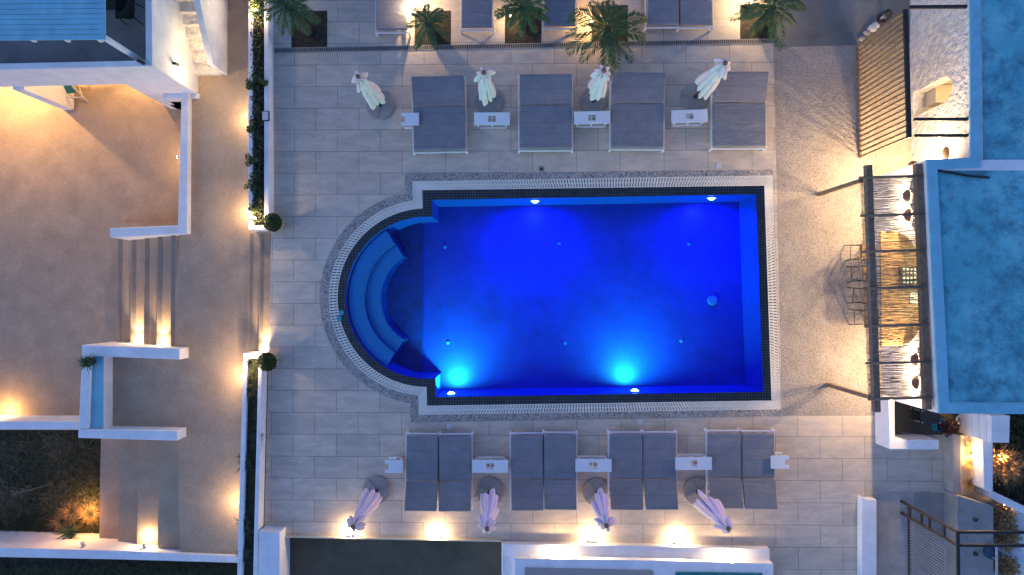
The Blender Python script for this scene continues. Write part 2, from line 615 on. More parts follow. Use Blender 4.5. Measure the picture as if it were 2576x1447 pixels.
def walk(o1, o2, pitch):
    """matched crossing points between two outlines, at an even pitch"""
    p1, p2 = WX(o1), WX(o2)
    n = len(p1)
    res = []
    for i in range(n):
        a, b2 = p1[i], p1[(i + 1) % n]
        c, d = p2[i], p2[(i + 1) % n]
        L = (d - c).length
        k = max(1, round(L / pitch))
        for j in range(k):
            t = j / k
            res.append((a + (b2 - a) * t, c + (d - c) * t, (b2 - a).normalized()))
    return res
mb = MB()
for a, c, d in walk(O_grate, O_cope, 0.075):
    mb.beam((a.x, a.y, -0.012), (c.x, c.y, -0.012), 0.052, 0.024)
for t in (0.04, 0.5, 0.96):
    lp = WX(offs(O_grate, O_cope, t))
    for i in range(len(lp)):
        p, q = lp[i], lp[(i + 1) % len(lp)]
        mb.beam((p.x, p.y, -0.008), (q.x, q.y, -0.008), 0.022, 0.02)
grate = mb.build('overflow_grate', 'grate_plastic')
tag(grate, 'white slotted overflow grating running all the way round the pool', 'grating')

# swimming pool
pool = thing('swimming_pool', 'arched blue lit swimming pool with dark mosaic edge and curved entry steps', 'pool', W(1500, 745, -1.5))
D0, D1 = -1.5, -1.32
mb = fill([WX(O_cope), WX(O_water)], -0.006)
mb.build('coping', 'coping_mosaic', pool)
# basin walls
wl = WX(O_water)
mb = MB()
n = len(wl)
for i in range(n):
    p, q = wl[i], wl[(i + 1) % n]
    mb.raw([(p.x, p.y, -0.006), (q.x, q.y, -0.006), (q.x, q.y, D0), (p.x, p.y, D0)], [(0, 1, 2, 3)])
mb.build('basin_wall', 'wall_mosaic', pool)
mb = fill([wl], D0)
mb.build('basin_floor', 'basin_mosaic', pool)
xs = W(1062, 745, D1).x
left = [p for p in WX(O_water)[4:]]
sh = []
for i in range(len(left) - 1):
    if left[i].x < xs:
        sh.append(left[i])
cxy = W(AC[0], AC[1]).to_2d()
rad_m = (W(AC[0] + 203, AC[1]) - W(AC[0], AC[1])).length
pts = [Vector((xs, sh[0].y))] + sh + [Vector((xs, sh[-1].y))]
mb = MB(); mb.prism([(p.x, p.y) for p in pts], D0, D1)
mb.build('shallow_floor', 'shallow_mosaic', pool)

def arc_step(r0, r1, z, a0=R(122), a1=R(239), n=40):
    mb = MB()
    outer = [cxy + Vector((math.cos(a0 + (a1 - a0) * k / n), math.sin(a0 + (a1 - a0) * k / n))) * r1 for k in range(n + 1)]
    inner = [cxy + Vector((math.cos(a0 + (a1 - a0) * k / n), math.sin(a0 + (a1 - a0) * k / n))) * r0 for k in range(n + 1)]
    mb.prism([(p.x, p.y) for p in outer + inner[::-1]], D1 + 0.002, z)
    return mb
for r0_, r1_, z_ in ((0.80, 0.998, -0.22), (0.62, 0.812, -0.42)):
    o = arc_step(rad_m * r0_, rad_m * r1_, z_).build('pool_step', 'pool_step', pool)
    o.data.materials.append(M['shallow_mosaic'])
    for p in o.data.polygons:
        if abs(p.normal.z) < 0.5:
            p.material_index = 1
    # pale nosing along the inner edge of the step
    mb = MB()
    a0, a1 = R(122), R(239)
    mb.tube([(cxy.x + rad_m * r0_ * math.cos(a0 + (a1 - a0) * k / 40), cxy.y + rad_m * r0_ * math.sin(a0 + (a1 - a0) * k / 40), z_) for k in range(41)], .014, 6)
    mb.build('nosing', 'pool_fitting', o)
# floor fittings
for u, v_, r in ((1119, 621, .055), (1127, 862, .055), (1421, 863, .055), (1714, 858, .055), (1407, 612, .05), (1733, 614, .05)):
    c = W(u, v_, D0)
    mb = MB(); mb.lathe([(r * 1.0, 0.0), (r, 0.03), (r * .75, 0.045), (r * .3, 0.05)], c, 16)
    mb.build('inlet_nozzle', 'pool_fitting', pool)
mb = MB(); mb.lathe([(.15, 0), (.15, .03), (.12, .05), (.02, .055)], W(1792, 756, D0), 28)
mb.build('main_drain', 'pool_fitting', pool)
# underwater lights
def pool_lamp(u, v_, z, ny, watt, color, lens, label):
    e0, e1 = ((1087, 503), (1902, 489)) if ny < 0 else ((1096, 999), (1920, 986))
    wy = W(u, e0[1] + (e1[1] - e0[1]) * (u - e0[0]) / (e1[0] - e0[0])).y
    c = W(u, v_, z)
    c.y = wy + ny * .004
    t = thing('pool_light', label, 'light', c, 'underwater pool lights')
    def disc(mb, r0, r1, y0, y1, n=20):
        vs = []
        for r, y in ((r0, y0), (r1, y1)):
            for k in range(n):
                a = 2 * PI * k / n
                vs.append(c + Vector((r * math.cos(a), ny * y, r * math.sin(a))))
        mb.raw(vs, [(k, (k + 1) % n, n + (k + 1) % n, n + k) for k in range(n)] + [tuple(range(n, 2 * n))])
    mb = MB(); disc(mb, .15, .145, 0, .02); mb.build('bezel', 'fixture_white', t)
    mb = MB(); disc(mb, .11, .05, .02, .07); mb.build('lens', lens, t, smooth=False)
    lamp('pool_light_beam', c + Vector((0, ny * 0.10, 0)), watt, color, 0.09, t, 'AREA', (0, ny, -0.27), 160)
BL = (0.004, 0.012, 1.0)
pool_lamp(1346, 495, -0.45, -1, 185, BL, 'pool_lens_blue', 'glowing pool light on the far long wall under the black floor drain')
pool_lamp(1790, 493, -0.45, -1, 150, BL, 'pool_lens_blue', 'glowing pool light on the far long wall beside the corner near the bar')
pool_lamp(1135, 985, -0.45, 1, 190, (0.02, 1.0, 0.55), 'pool_lens_cyan', 'cyan pool light in the corner next to the arched end')
pool_lamp(1597, 980, -0.45, 1, 190, (0.02, 1.0, 0.55), 'pool_lens_cyan', 'cyan pool light midway along the near long wall')
lp = WX(offs(O_cope, O_water, 0.02))
mb = fill([lp], 0.0)
wtr = struct(mb.build('water', 'pool_water'))

# linear drain across the deck
mb = MB()
a, c = W(691, 127.5), W(1950, 103.5)
d = (c - a)
nrm = Vector((-d.y, d.x, 0)).normalized()
a2, c2 = W(691, 127.5, 0.004), W(1950, 103.5, 0.004)
mb.raw([a2 - nrm * .065, c2 - nrm * .065, c2 + nrm * .065, a2 + nrm * .065], [(0, 1, 2, 3)])
ld = thing('channel_drain', 'long slotted dark drain channel crossing the deck behind the parasols', 'drain', W(1320, 116))
mb.build('channel', 'black_metal', ld)
mb = MB()
for s_ in (-1, 1):
    mb.beam(a2 + nrm * .06 * s_ + Vector((0, 0, .004)), c2 + nrm * .06 * s_ + Vector((0, 0, .004)), .02, .012)
k = int(d.length / 0.05)
for i in range(k):
    p = a2 + d * (i / k)
    mb.beam(p - nrm * .05 + Vector((0, 0, .003)), p + nrm * .05 + Vector((0, 0, .003)), .02, .006)
mb.build('slotted_cover', 'grey_plaster', ld)

# small deck covers
for u, v_, mt, lb, nm in ((1362, 425, 'black_metal', 'black square floor drain beside the gravel behind the pool', 'floor_drain'),
                      (1808, 416, 'fixture_white', 'white square skimmer cover in the tiles near the pebble paving', 'deck_cover'),
                      (1130, 1073, 'fixture_white', 'white square cover in the tiles by the rounded pool end', 'deck_cover'),
                      (1610, 1062, 'fixture_white', 'white square cover in the tiles between two cyan pool lights and loungers', 'deck_cover')):
    c = W(u, v_)
    mb = MB(); mb.box(c + Vector((0, 0, .006)), (.13, .13, .012))
    o = thing(nm, lb, 'drain' if nm == 'floor_drain' else 'cover', c)
    mb.build('plate', mt, o, bevel=.004)
    mb = MB()
    if nm == 'floor_drain':
        for j in (-1, 1):
            mb.box(c + Vector((j * .045, 0, .014)), (.02, .11, .006)); mb.box(c + Vector((0, j * .045, .0135)), (.07, .02, .006))
        mb.build('frame', 'granite', o)
    else:
        mb.lathe([(.012, .012), (.012, .016), (.004, .017)], c, 8); mb.build('screw', 'steel', o)

# turquoise floats on the coping
for u, v_, lb in ((859, 787, 'round turquoise disc lying on the dark pool edge, the one touching the water side'),
                  (853.5, 801, 'round turquoise disc lying half on the white grating')):
    mb = MB(); mb.lathe([(.065, 0.004), (.07, .012), (.07, .026), (.06, .034), (.02, .036)], W(u, v_), 20)
    tag(mb.build('pool_toy', 'turquoise', None), lb, 'toy')

# ------------------------------------------------------------------ path, steps and terrace on the left
def slab(name, pts, ztop, mat, zbot=-1.6):
    mb = MB(); mb.prism(WX(pts, ztop), zbot, ztop)
    return struct(mb.build(name, mat))
# levels: deck 0, path -0.3, terrace -1.3
PZ, TZ = -0.3, -1.3
slab('path', [(458, -160), (632, -160), (632, 590), (626, 890), (603, 1402), (452, 1402), (448, 1110), (436, 860), (452, 600), (458, 500)], PZ, 'terrace_cement')
slab('path_nook', [(262, 884), (460, 884), (460, 1098), (262, 1098)], PZ - .002, 'terrace_cement')
mb = MB()
mb.prism(WX([(628, 560), (655, 560), (651, 900), (622, 900)], -0.2), -1.6, -0.2)
mb.prism(WX([(654.6, 560), (684, 560), (679, 900), (650.6, 900)], -0.1), -1.6, -0.1)
struct(mb.build('deck_steps', 'terrace_cement'))
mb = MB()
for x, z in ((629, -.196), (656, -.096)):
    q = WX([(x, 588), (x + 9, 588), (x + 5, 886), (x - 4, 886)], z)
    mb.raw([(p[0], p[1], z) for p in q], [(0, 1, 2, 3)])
struct(mb.build('step_shade_strip', 'step_shade'))  # dark strips on the deck steps, shade put in as colour
sheet('terrace', [(-400, -160), (480, -160), (480, 1082), (250, 1082), (-400, 1082)], TZ, 'terrace_cement')
xsT = [296, 331, 364, 397]
mb = MB()
for k, x in enumerate(xsT):
    z = TZ + 0.2 * (k + 1)
    mb.prism(WX([(x, 560), (470, 560), (470, 905), (x - 3, 905)], z), -1.6, z)
struct(mb.build('terrace_steps', 'terrace_cement'))
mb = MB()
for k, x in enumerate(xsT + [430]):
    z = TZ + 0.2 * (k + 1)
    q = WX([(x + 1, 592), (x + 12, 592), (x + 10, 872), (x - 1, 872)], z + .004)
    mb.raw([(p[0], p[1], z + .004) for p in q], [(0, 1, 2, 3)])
struct(mb.build('step_shade_strip', 'step_shade'))  # painted bands of riser shade, one along each tread edge
mb = MB()
for k, x in enumerate((254, 301, 349, 401)):
    z = TZ + 0.2 * (k + 1)
    mb.prism(WX([(x, 1085), (480, 1085), (470, 1400), (x - 5, 1400)], z), -1.6, z)
struct(mb.build('garden_steps', 'terrace_cement'))

# ------------------------------------------------------------------ walls on the left
def wall(name, label, pts, ztop, zbot, mat='white_plaster', bevel=.02, cat='wall'):
    mb = MB(); mb.prism(WX(pts, ztop), zbot, ztop)
    return tag(mb.build(name, mat, None, bevel=bevel), label, cat)
wall('garden_wall', 'white L-shaped parapet between the warm terrace and the path, above the striped steps',
     [(456, 232), (474, 232), (471, 588), (277, 598), (276, 574), (447, 567)], -0.1, TZ)
# C-shaped seat planter
pl = thing('wall_planter', 'white C-shaped wall with blue trough at the foot of the striped steps', 'planter', W(230, 1000, PZ))
mb = MB()
mb.prism(WX([(205, 868), (452, 877), (452, 905), (258, 897), (206, 897)], .2), TZ, .2)
mb.build('wall', 'white_plaster', pl, bevel=.02)
mb = MB()
mb.prism(WX([(205.5, 897.4), (228, 897.4), (222, 1079), (197.5, 1079)], .2), TZ, .2)
mb.build('rim', 'white_plaster', pl, bevel=.02)
mb = MB()
mb.prism(WX([(228.4, 897.6), (262, 897.6), (261, 1079), (222.4, 1079)], .10), TZ, .10)
mb.build('wall', 'white_plaster', pl, bevel=.01)
mb = MB()
mb.prism(WX([(229.4, 898.6), (260, 898.6), (259, 1078), (223.4, 1078)], .12), .099, .12)
mb.build('trough', 'teal_plaster', pl)
mb = MB()
mb.prism(WX([(196.5, 1079.6), (446, 1084), (446, 1109), (196, 1102)], .2), TZ, .2)
mb.build('wall', 'white_plaster', pl, bevel=.02)
wall('garden_wall', 'low white wall along the edge of the dark garden, left of the C-shaped planter',
     [(-200, 1060), (195, 1061), (195, 1081), (-200, 1080)], -0.3, -1.62)
wall('boundary_wall', 'long low white wall below the garden with two small uplights',
     [(-200, 1372), (300, 1386), (603, 1399), (603, 1417), (300, 1408), (-200, 1398)], -0.2, -1.62)

# ------------------------------------------------------------------ long planters between path and deck
pa = thing('long_planter', 'long white planter bed beside the path, upper one reaching the picture top', 'planter', W(650, 300, 0))
mb = MB()
mb.prism(WX([(624, -160), (637, -160), (635, 566), (635, 578), (624, 578)], .36), -.32, .36)
mb.prism(WX([(635.3, 567), (664, 567), (664, -160), (676, -160), (677, 578), (635.3, 578)], .36), -.32, .36)
mb.build('wall', 'white_plaster', pa, bevel=.02)
mb = MB(); mb.prism(WX([(634, -160), (668, -160), (668, 570), (632, 570)], .2), -.3, .2)
mb.build('bed', 'soil', pa)
pb = thing('long_planter', 'long white planter bed beside the path, lower one with feathery dark plants', 'planter', W(635, 1150, 0))
mb = MB()
mb.prism(WX([(612, 888), (661, 888), (650, 1330), (646, 1640), (632, 1640), (639, 1330), (650, 902), (622, 902), (612, 1330), (606, 1640), (592, 1640), (599, 1330)], .36), -.32, .36)
mb.build('wall', 'white_plaster', pb, bevel=.02)
mb = MB(); mb.prism(WX([(618, 896), (656, 896), (640, 1640), (600, 1640)], .2), -.3, .2)
mb.build('bed', 'soil', pb)
wall('pier', 'square white pier with pale blue top at the lower end of the deck', [(652, 1336), (704, 1340), (703, 1640), (646, 1640)], .45, -.6)

def groundcover(name, pts, h, nperm, size, mat, seed, label, zr=(0, .15)):
    rg = random.Random(seed)
    mb = MB()
    (u0, v0), (u1, v1) = pts
    for _ in range(nperm):
        t = rg.random()
        s_ = rg.random()
        u = u0[0] + (u1[0] - u0[0]) * t + s_ * (u0[1] - u0[0] if False else 0)
        c = W(v0 + (v1 - v0) * rg.random(), u0 + (u1 - u0) * t, h) if False else None
    return mb

rg = random.Random(3)
mb = MB()
for _ in range(2600):
    v_ = rg.uniform(-20, 560)
    u = rg.uniform(637, 663)
    c = W(u, v_, .22) + Vector((0, 0, rg.uniform(0, .16)))
    leaf(mb, c, (rg.uniform(-1, 1), rg.uniform(-1, 1), rg.uniform(-.2, .6)), (rg.uniform(-.4, .4), rg.uniform(-.4, .4), 1), rg.uniform(.05, .1), .045)
stuff(mb.build('ground_cover', 'dark_leaf'), 'low dark leaves filling the upper long planter', 'ground cover')
mb = MB()
for _ in range(900):
    t = rg.random()
    c = W(622 - 12 * t + rg.uniform(2, 27), 902 + 545 * t, .2)
    blades(mb, c, 5, .2, rg, 1.0, .008, .8, .5)
stuff(mb.build('ground_cover', 'dark_leaf'), 'feathery dark plants filling the lower long planter', 'ground cover')

shr = [(652, 18, .17, 'first bush at the top, lit gold'), (640, 212, .16, 'broad bush spilling over both rims'), (637, 322, .12, 'small bush above the white box lamp level'),
       (640, 405, .16, 'bush sprawling to the path side'), (642, 470, .16, 'ragged bush above the lit end'), (650, 520, .14, 'bright bush by the lamp at the planter end'), (668, 210, .09, 'little sprig on the deck side rim')]
shr_l = ['golden lit bush at the very top of the upper planter', 'broad leafy bush spilling over the path side of the upper planter', 'small leafy bush below the white box lamp in the upper planter',
         'leafy bush in the lower middle of the upper planter', 'ragged leafy bush second from the lit end of the upper planter', 'bright leafy bush beside the lamp at the end of the upper planter', 'little leafy sprig over the deck side rim of the upper planter']
for (u, v_, r, _), lb in zip(shr, shr_l):
    c = W(u, v_, .3)
    t = thing('shrub', lb, 'shrub', c, 'bushes in the upper long planter')
    mb = MB()
    for _k in range(6):
        a = rg.uniform(0, 2 * PI); rr = r * rg.uniform(.2, 1.1)
        q = c + Vector((math.cos(a) * rr * .9, math.sin(a) * rr * 1.5, rg.uniform(.05, .25)))
        clump(mb, q, r * .5, 40, .055, rg)
    mb.build('foliage', 'green_leaf', t)
    mb = MB()
    for _k in range(4):
        a = rg.uniform(0, 2 * PI)
        mb.tube([c - Vector((0, 0, .1)), c + Vector((math.cos(a) * r * .6, math.sin(a) * r * .6, .2))], .006, 5)
    mb.build('stem', 'palm_trunk', t)
for u, v_, lb in ((632, 985, 'dark feathery plant leaning over the path rim near the lamp of the lower planter'),
                  (617, 1170, 'dark feathery plant halfway down the lower planter'),
                  (618, 1318, 'dark feathery plant level with the white pier'),
                  (612, 1395, 'lowest dark feathery plant spilling from the lower planter'),
                  (646, 1110, 'dark feathery sprig on the deck side of the lower planter')):
    c = W(u, v_, .28)
    mb = MB(); blades(mb, c, 60, .34, rg, .9, .010, .7, .55)
    for _k in range(2):
        blades(mb, c + Vector((rg.uniform(-.1, .1), rg.uniform(-.25, .25), 0)), 40, .28, rg, .9, .010, .7, .55)
    tag(mb.build('fern', 'dark_leaf'), lb, 'plant', 'feathery plants in the lower long planter')

# box lamp on the planter rim
c = W(669.5, 293, .36)
t = thing('box_lamp', 'small square white lamp with black rim on the upper planter edge', 'lamp', c)
mb = MB(); mb.box(c + Vector((0, 0, .03)), (.2, .27, .06)); mb.build('housing', 'black_metal', t, bevel=.005)
mb = MB(); mb.box(c + Vector((0, 0, .064)), (.155, .225, .02)); mb.build('diffuser', 'fixture_white', t, bevel=.005)

# spike lights in planters
def spike(u, v_, z, watt, label, color=WARM, zl=.25, ground=0.0):
    c = W(u, v_, z)
    t = thing('spike_light', label, 'light', c)
    mb = MB(); mb.tube([c, c + Vector((0, 0, zl - .06))], .012, 6); mb.build('spike', 'black_metal', t)
    mb = MB(); mb.lathe([(.02, zl - .07), (.035, zl - .05), (.035, zl - .01)], c, 10); mb.build('head', 'black_metal', t)
    mb = MB(); mb.lathe([(.03, zl - .012), (.03, zl + .004), (.015, zl + .012)], c, 10); mb.build('lens', 'warm_lens', t)
    lamp('spike_light_glow', c + Vector((0, 0, zl + .06)), watt, color, .03, t)
spike(651, 34, .22, 14, 'garden spike light glowing among leaves at the top of the upper planter')
spike(650, 552, .22, 12, 'garden spike light at the end of the upper planter by the round bush')
spike(627, 912, .22, 14, 'garden spike light at the near end of the lower planter')

# step light on planter end, assumed lights on planter wall facing the path
def wall_light(u, v_, z, d, watt, label, name='wall_light', color=WARM, off=.07, group=None, lens=True, drop=0.0, kind='POINT', beam=0):
    c = W(u, v_, z)
    d = Vector((d[0], d[1], 0)).normalized()
    t = thing(name, label, 'light', c, group)
    rz = math.atan2(d.y, d.x)
    mb = MB(); mb.box(c + d * .015, (.03, .13, .05), rz); mb.build('body', 'fixture_white', t, bevel=.006)
    if lens:
        mb = MB(); mb.box(c + d * .034, (.008, .10, .022), rz); mb.build('lens', 'warm_lens', t)
    lamp(name + '_glow', c + d * off + Vector((0, 0, -drop)), watt, color, .025, t)
    if beam:
        lamp(name + '_beam', c + d * (off - .02) + Vector((0, 0, .16)), beam, color, .02, t, 'SPOT', (d.x, d.y, -.42), 66, 1.0)
GP = 'assumed path lights on the planter wall'
for u, v_, lb in ((624, 292, 'assumed path light on the upper planter wall opposite the broad bush'), (624, 532, 'assumed path light on the upper planter wall near its end'),
                  (609, 950, 'assumed path light on the lower planter wall near its top end'), (598, 1272, 'assumed path light on the lower planter wall opposite the lit garden')):
    wall_light(u, v_, .10, (-1, 0), 10, lb, 'assumed_path_light', WARM, .12, GP)  # fixtures assumed on the hidden wall face, from the pools of light
wall_light(666, 886, -.02, (0, 1), 9, 'step light on the end of the lower planter shining along the deck steps', 'step_light', WARM, .08, beam=40)
wall_light(343, 862, TZ + .50, (0, 1), 7, 'step light on the C-shaped wall, at the lower of two lit treads', 'step_light', WARM, .08, beam=44)
wall_light(405, 868, TZ + .90, (0, 1), 7, 'step light on the C-shaped wall, at the higher of two lit treads', 'step_light', WARM, .08, beam=44)

# ------------------------------------------------------------------ loungers
def lounger_proto(name, width, label, cat, group):
    L = 1.97
    t = thing(name, label, cat, (0, 0, 0), group)
    hw = width / 2
    mb = MB()
    for s_ in (-1, 1):
        mb.box((s_ * (hw + .006), 0, .245), (.035, L + .06, .055))
    mb.box((0, -L / 2 - .035, .245), (width + .04, .035, .055))
    mb.box((0, L / 2 + .012, .245), (width - .03, .035, .05))
    for k in range(9):
        mb.box((0, -L / 2 + .12 + k * .21, .238), (width - .03, .06, .02))
    mb.build('frame', 'white_metal', t, bevel=.004)
    for sx in (-1, 1):
        for y in (-L / 2 - .035, L / 2 - .25):
            mb = MB(); mb.box((sx * (hw + .004), y, .1425), (.045, .045, .285)); mb.build('leg', 'white_metal', t, bevel=.004)
    Ls = L * .605
    mb = MB(); mb.box((0, -L / 2 + Ls / 2, .325), (width - .03, Ls - .01, .10))
    mb.build('seat_cushion', 'charcoal_fabric', t, smooth=False, bevel=.035, seg=4)
    Lb = L - Ls
    an = R(17)
    cb = Vector((0, -L / 2 + Ls + .01 + math.cos(an) * Lb / 2, .335 + math.sin(an) * Lb / 2))
    mb = MB(); mb.box(cb, (width - .03, Lb, .10), 0, an)
    mb.build('back_cushion', 'charcoal_fabric', t, bevel=.035, seg=4)
    mb = MB()
    mb.box(cb - Vector((0, -.02, .07)), (width - .06, Lb, .025), 0, an)
    mb.beam((0, L / 2 - .3, .25), (0, L / 2 - .14, .39), .5, .025)
    mb.build('back_frame', 'white_metal', t)
    return t
dbl = lounger_proto('double_daybed', 1.43, '', 'daybed', 'charcoal double daybeds behind the pool')
sgl = lounger_proto('sun_lounger', .885, '', 'sun lounger', None)
def put(proto, first, u, v_, rz, label, group, h=.33):
    o = proto if first else copy_tree(proto)
    p = W(u, v_, h)
    o.location = (p.x, p.y, .003)
    o.location.x += rng.uniform(-.012, .012); o.location.y += rng.uniform(-.02, .02)
    o.rotation_euler = (0, 0, rz + R(rng.uniform(-.5, .5)))
    o['label'] = label
    o['group'] = group
    return o
dl = ['charcoal double daybed at the left end of the back row, overlapped by a half table', 'charcoal double daybed between the second and third closed parasols',
      'charcoal double daybed with a palm frond tip hanging above its head', 'warm lit charcoal double daybed next to the pebble paving']
for i, (u, v_, rz, lb) in enumerate(((1105, 286, R(.8), dl[0]), (1373.5, 283, R(.2), dl[1]), (1604.5, 280, R(.0), dl[2]), (1860, 276, R(.3), dl[3]))):
    put(dbl, i == 0, u, v_, rz, lb, 'double daybeds in the back row')
GS = 'sun loungers in the near row'
sl_ = [(1062, 1190, 'left lounger of the near row pair beside the half table by the rounded pool end'),
       (1146, 1190, 'right lounger of the near row pair beside the half table by the rounded pool end'),
       (1326, 1187, 'left lounger of the second pair in the near row'),
       (1410, 1187, 'right lounger of the second pair in the near row'),
       (1575, 1184, 'left lounger of the third pair in the near row'),
       (1660, 1184, 'right lounger of the third pair in the near row'),
       (1822, 1181, 'left lounger of the near row pair closest to the bar, parasol cloth over its head'),
       (1908, 1181, 'right lounger of the near row pair closest to the bar, half table at its side')]
for i, (u, v_, lb) in enumerate(sl_):
    put(sgl, i == 0, u, v_, R(180), lb, GS)
GT = 'sun loungers cut by the top of the picture'
for u, v_, lb in ((986, -15, 'cropped lounger at the picture top between the first two palms'), (1200, -21, 'cropped lounger at the picture top between second and third palms'),
                  (1408, -24, 'cropped lounger at the picture top partly under palm fronds'), (1667, -28, 'left lounger of the cropped pair at the picture top'), (1751, -28, 'right lounger of the cropped pair at the picture top')):
    put(sgl, False, u, v_, 0, lb, GT)

# ------------------------------------------------------------------ side tables
def table_mesh(half):
    """white table, local coords, top 0.98 x 0.33 (or 0.49) with a square hole, panel sides and a base ring"""
    t = thing('side_table', '', 'side table', (0, 0, 0))
    W2, D2, H = .48, .17, .45
    x0 = 0 if half else -W2
    ho = .10
    mb = MB()
    if half:
        mb.prism([(0, -D2), (W2, -D2), (W2, D2), (0, D2), (0, ho * .8), (ho, ho * .8), (ho, -ho * .8), (0, -ho * .8)], H - .025, H)
    else:
        mb.prism([(-W2, -D2), (W2, -D2), (W2, -ho * .8), (-W2, -ho * .8)], H - .025, H)
        mb.prism([(-W2, ho * .8), (W2, ho * .8), (W2, D2), (-W2, D2)], H - .025, H)
        mb.prism([(-W2, -ho * .8), (-ho, -ho * .8), (-ho, ho * .8), (-W2, ho * .8)], H - .025, H)
        mb.prism([(ho, -ho * .8), (W2, -ho * .8), (W2, ho * .8), (ho, ho * .8)], H - .025, H)
    mb.build('tabletop', 'white_metal', t)
    for x in ((W2 - .10,) if half else (-W2 + .10, W2 - .10)):
        mb = MB(); mb.box((x, 0, (H - .025) / 2), (.025, D2 * 2 - .03, H - .026)); mb.build('side_panel', 'white_metal', t)
    mb = MB(); mb.box((x0 / 2 + W2 / 2 if half else 0, 0, .2), (.02 if not half else .02, D2 * 2 - .04, .36)); 
    mb.build('divider', 'white_metal', t)
    mb = MB()
    xc, xw = ((W2 - .1) / 2, W2 - .15) if half else (0, 2 * W2 - .25)
    for y in (-D2 + .03, D2 - .03):
        mb.box((xc, y, .02), (xw, .05, .035))
    mb.build('base_rail', 'white_metal', t)
    return t
ft = table_mesh(False)
ht = table_mesh(True)
GTb = 'white side tables with a square hole'
tabs = [(1237.5, 299, 0, 'white table with square hole below the second parasol of the back row'), (1489.5, 296, R(1), 'white table with square hole below the third parasol of the back row'),
        (1735, 292.5, R(1.5), 'white table with square hole left of the warm lit daybed'), (1233, 1173.5, R(180), 'white table with square hole between the first two lounger pairs'),
        (1493, 1171, R(180), 'white table with square hole between second and third lounger pairs'), (1745, 1166.5, R(180.5), 'white table with square hole between third and fourth lounger pairs')]
def put_t(o, u, v_, rz, lb, g):
    p = W(u, v_, .45)
    o.location = (p.x, p.y, .003); o.rotation_euler = (0, 0, rz); o['label'] = lb; o['group'] = g
for i, (u, v_, rz, lb) in enumerate(tabs):
    put_t(ft if i == 0 else copy_tree(ft), u, v_, rz, lb, GTb)
for i, (u, v_, rz, lb) in enumerate(((1009, 300, 0, 'half size white table reaching over the corner of the first daybed'), (968, 1174, 0, 'half size white table left of the first near row lounger pair'), (1985, 1163, R(180), 'half size white table right of the last near row lounger'))):
    put_t(ht if i == 0 else copy_tree(ht), u, v_, rz, lb, 'half size white tables')

# ------------------------------------------------------------------ closed parasols
def petal(mb, th, zs, rin, rout, wid, rg, cx=0, cy=0):
    """one hanging fold of cloth: flattened tube from zs[0] down to zs[1] with a rounded tip"""
    o = Vector((math.cos(th), math.sin(th), 0)); s_ = Vector((-o.y, o.x, 0))
    n, mseg = 12, 12
    rings = []
    z0, z1 = zs
    for i in range(n + 1):
        t = i / n
        z = z0 + (z1 - z0) * t
        rm = rin(t); ro = rout(t)
        ww = wid * (0.35 + .65 * min(1, t * 1.6)) * (1.0 if t < .86 else math.sqrt(max(0.0, 1 - ((t - .86) / .14) ** 2)) + .02)
        dp = (ro - rm) / 2 * (1.0 if t < .9 else (1 - (t - .9) * 5))
        c = o * ((rm + ro) / 2) + Vector((cx, cy, z))
        tw = .25 * math.sin(t * 3 + th * 3)
        oo = (o + s_ * tw).normalized(); ss = Vector((-oo.y, oo.x, 0))
        rings.append([c + oo * (dp * math.cos(2 * PI * k / mseg)) + ss * (ww / 2 * math.sin(2 * PI * k / mseg) * (1 + .12 * math.sin(5 * t + k))) for k in range(mseg)])
    vs = [q for r in rings for q in r]
    fs = [(i * mseg + k, i * mseg + (k + 1) % mseg, (i + 1) * mseg + (k + 1) % mseg, (i + 1) * mseg + k) for i in range(n) for k in range(mseg)]
    fs += [tuple(range(mseg)), tuple(range(n * mseg, (n + 1) * mseg))]
    mb.raw(vs, fs)

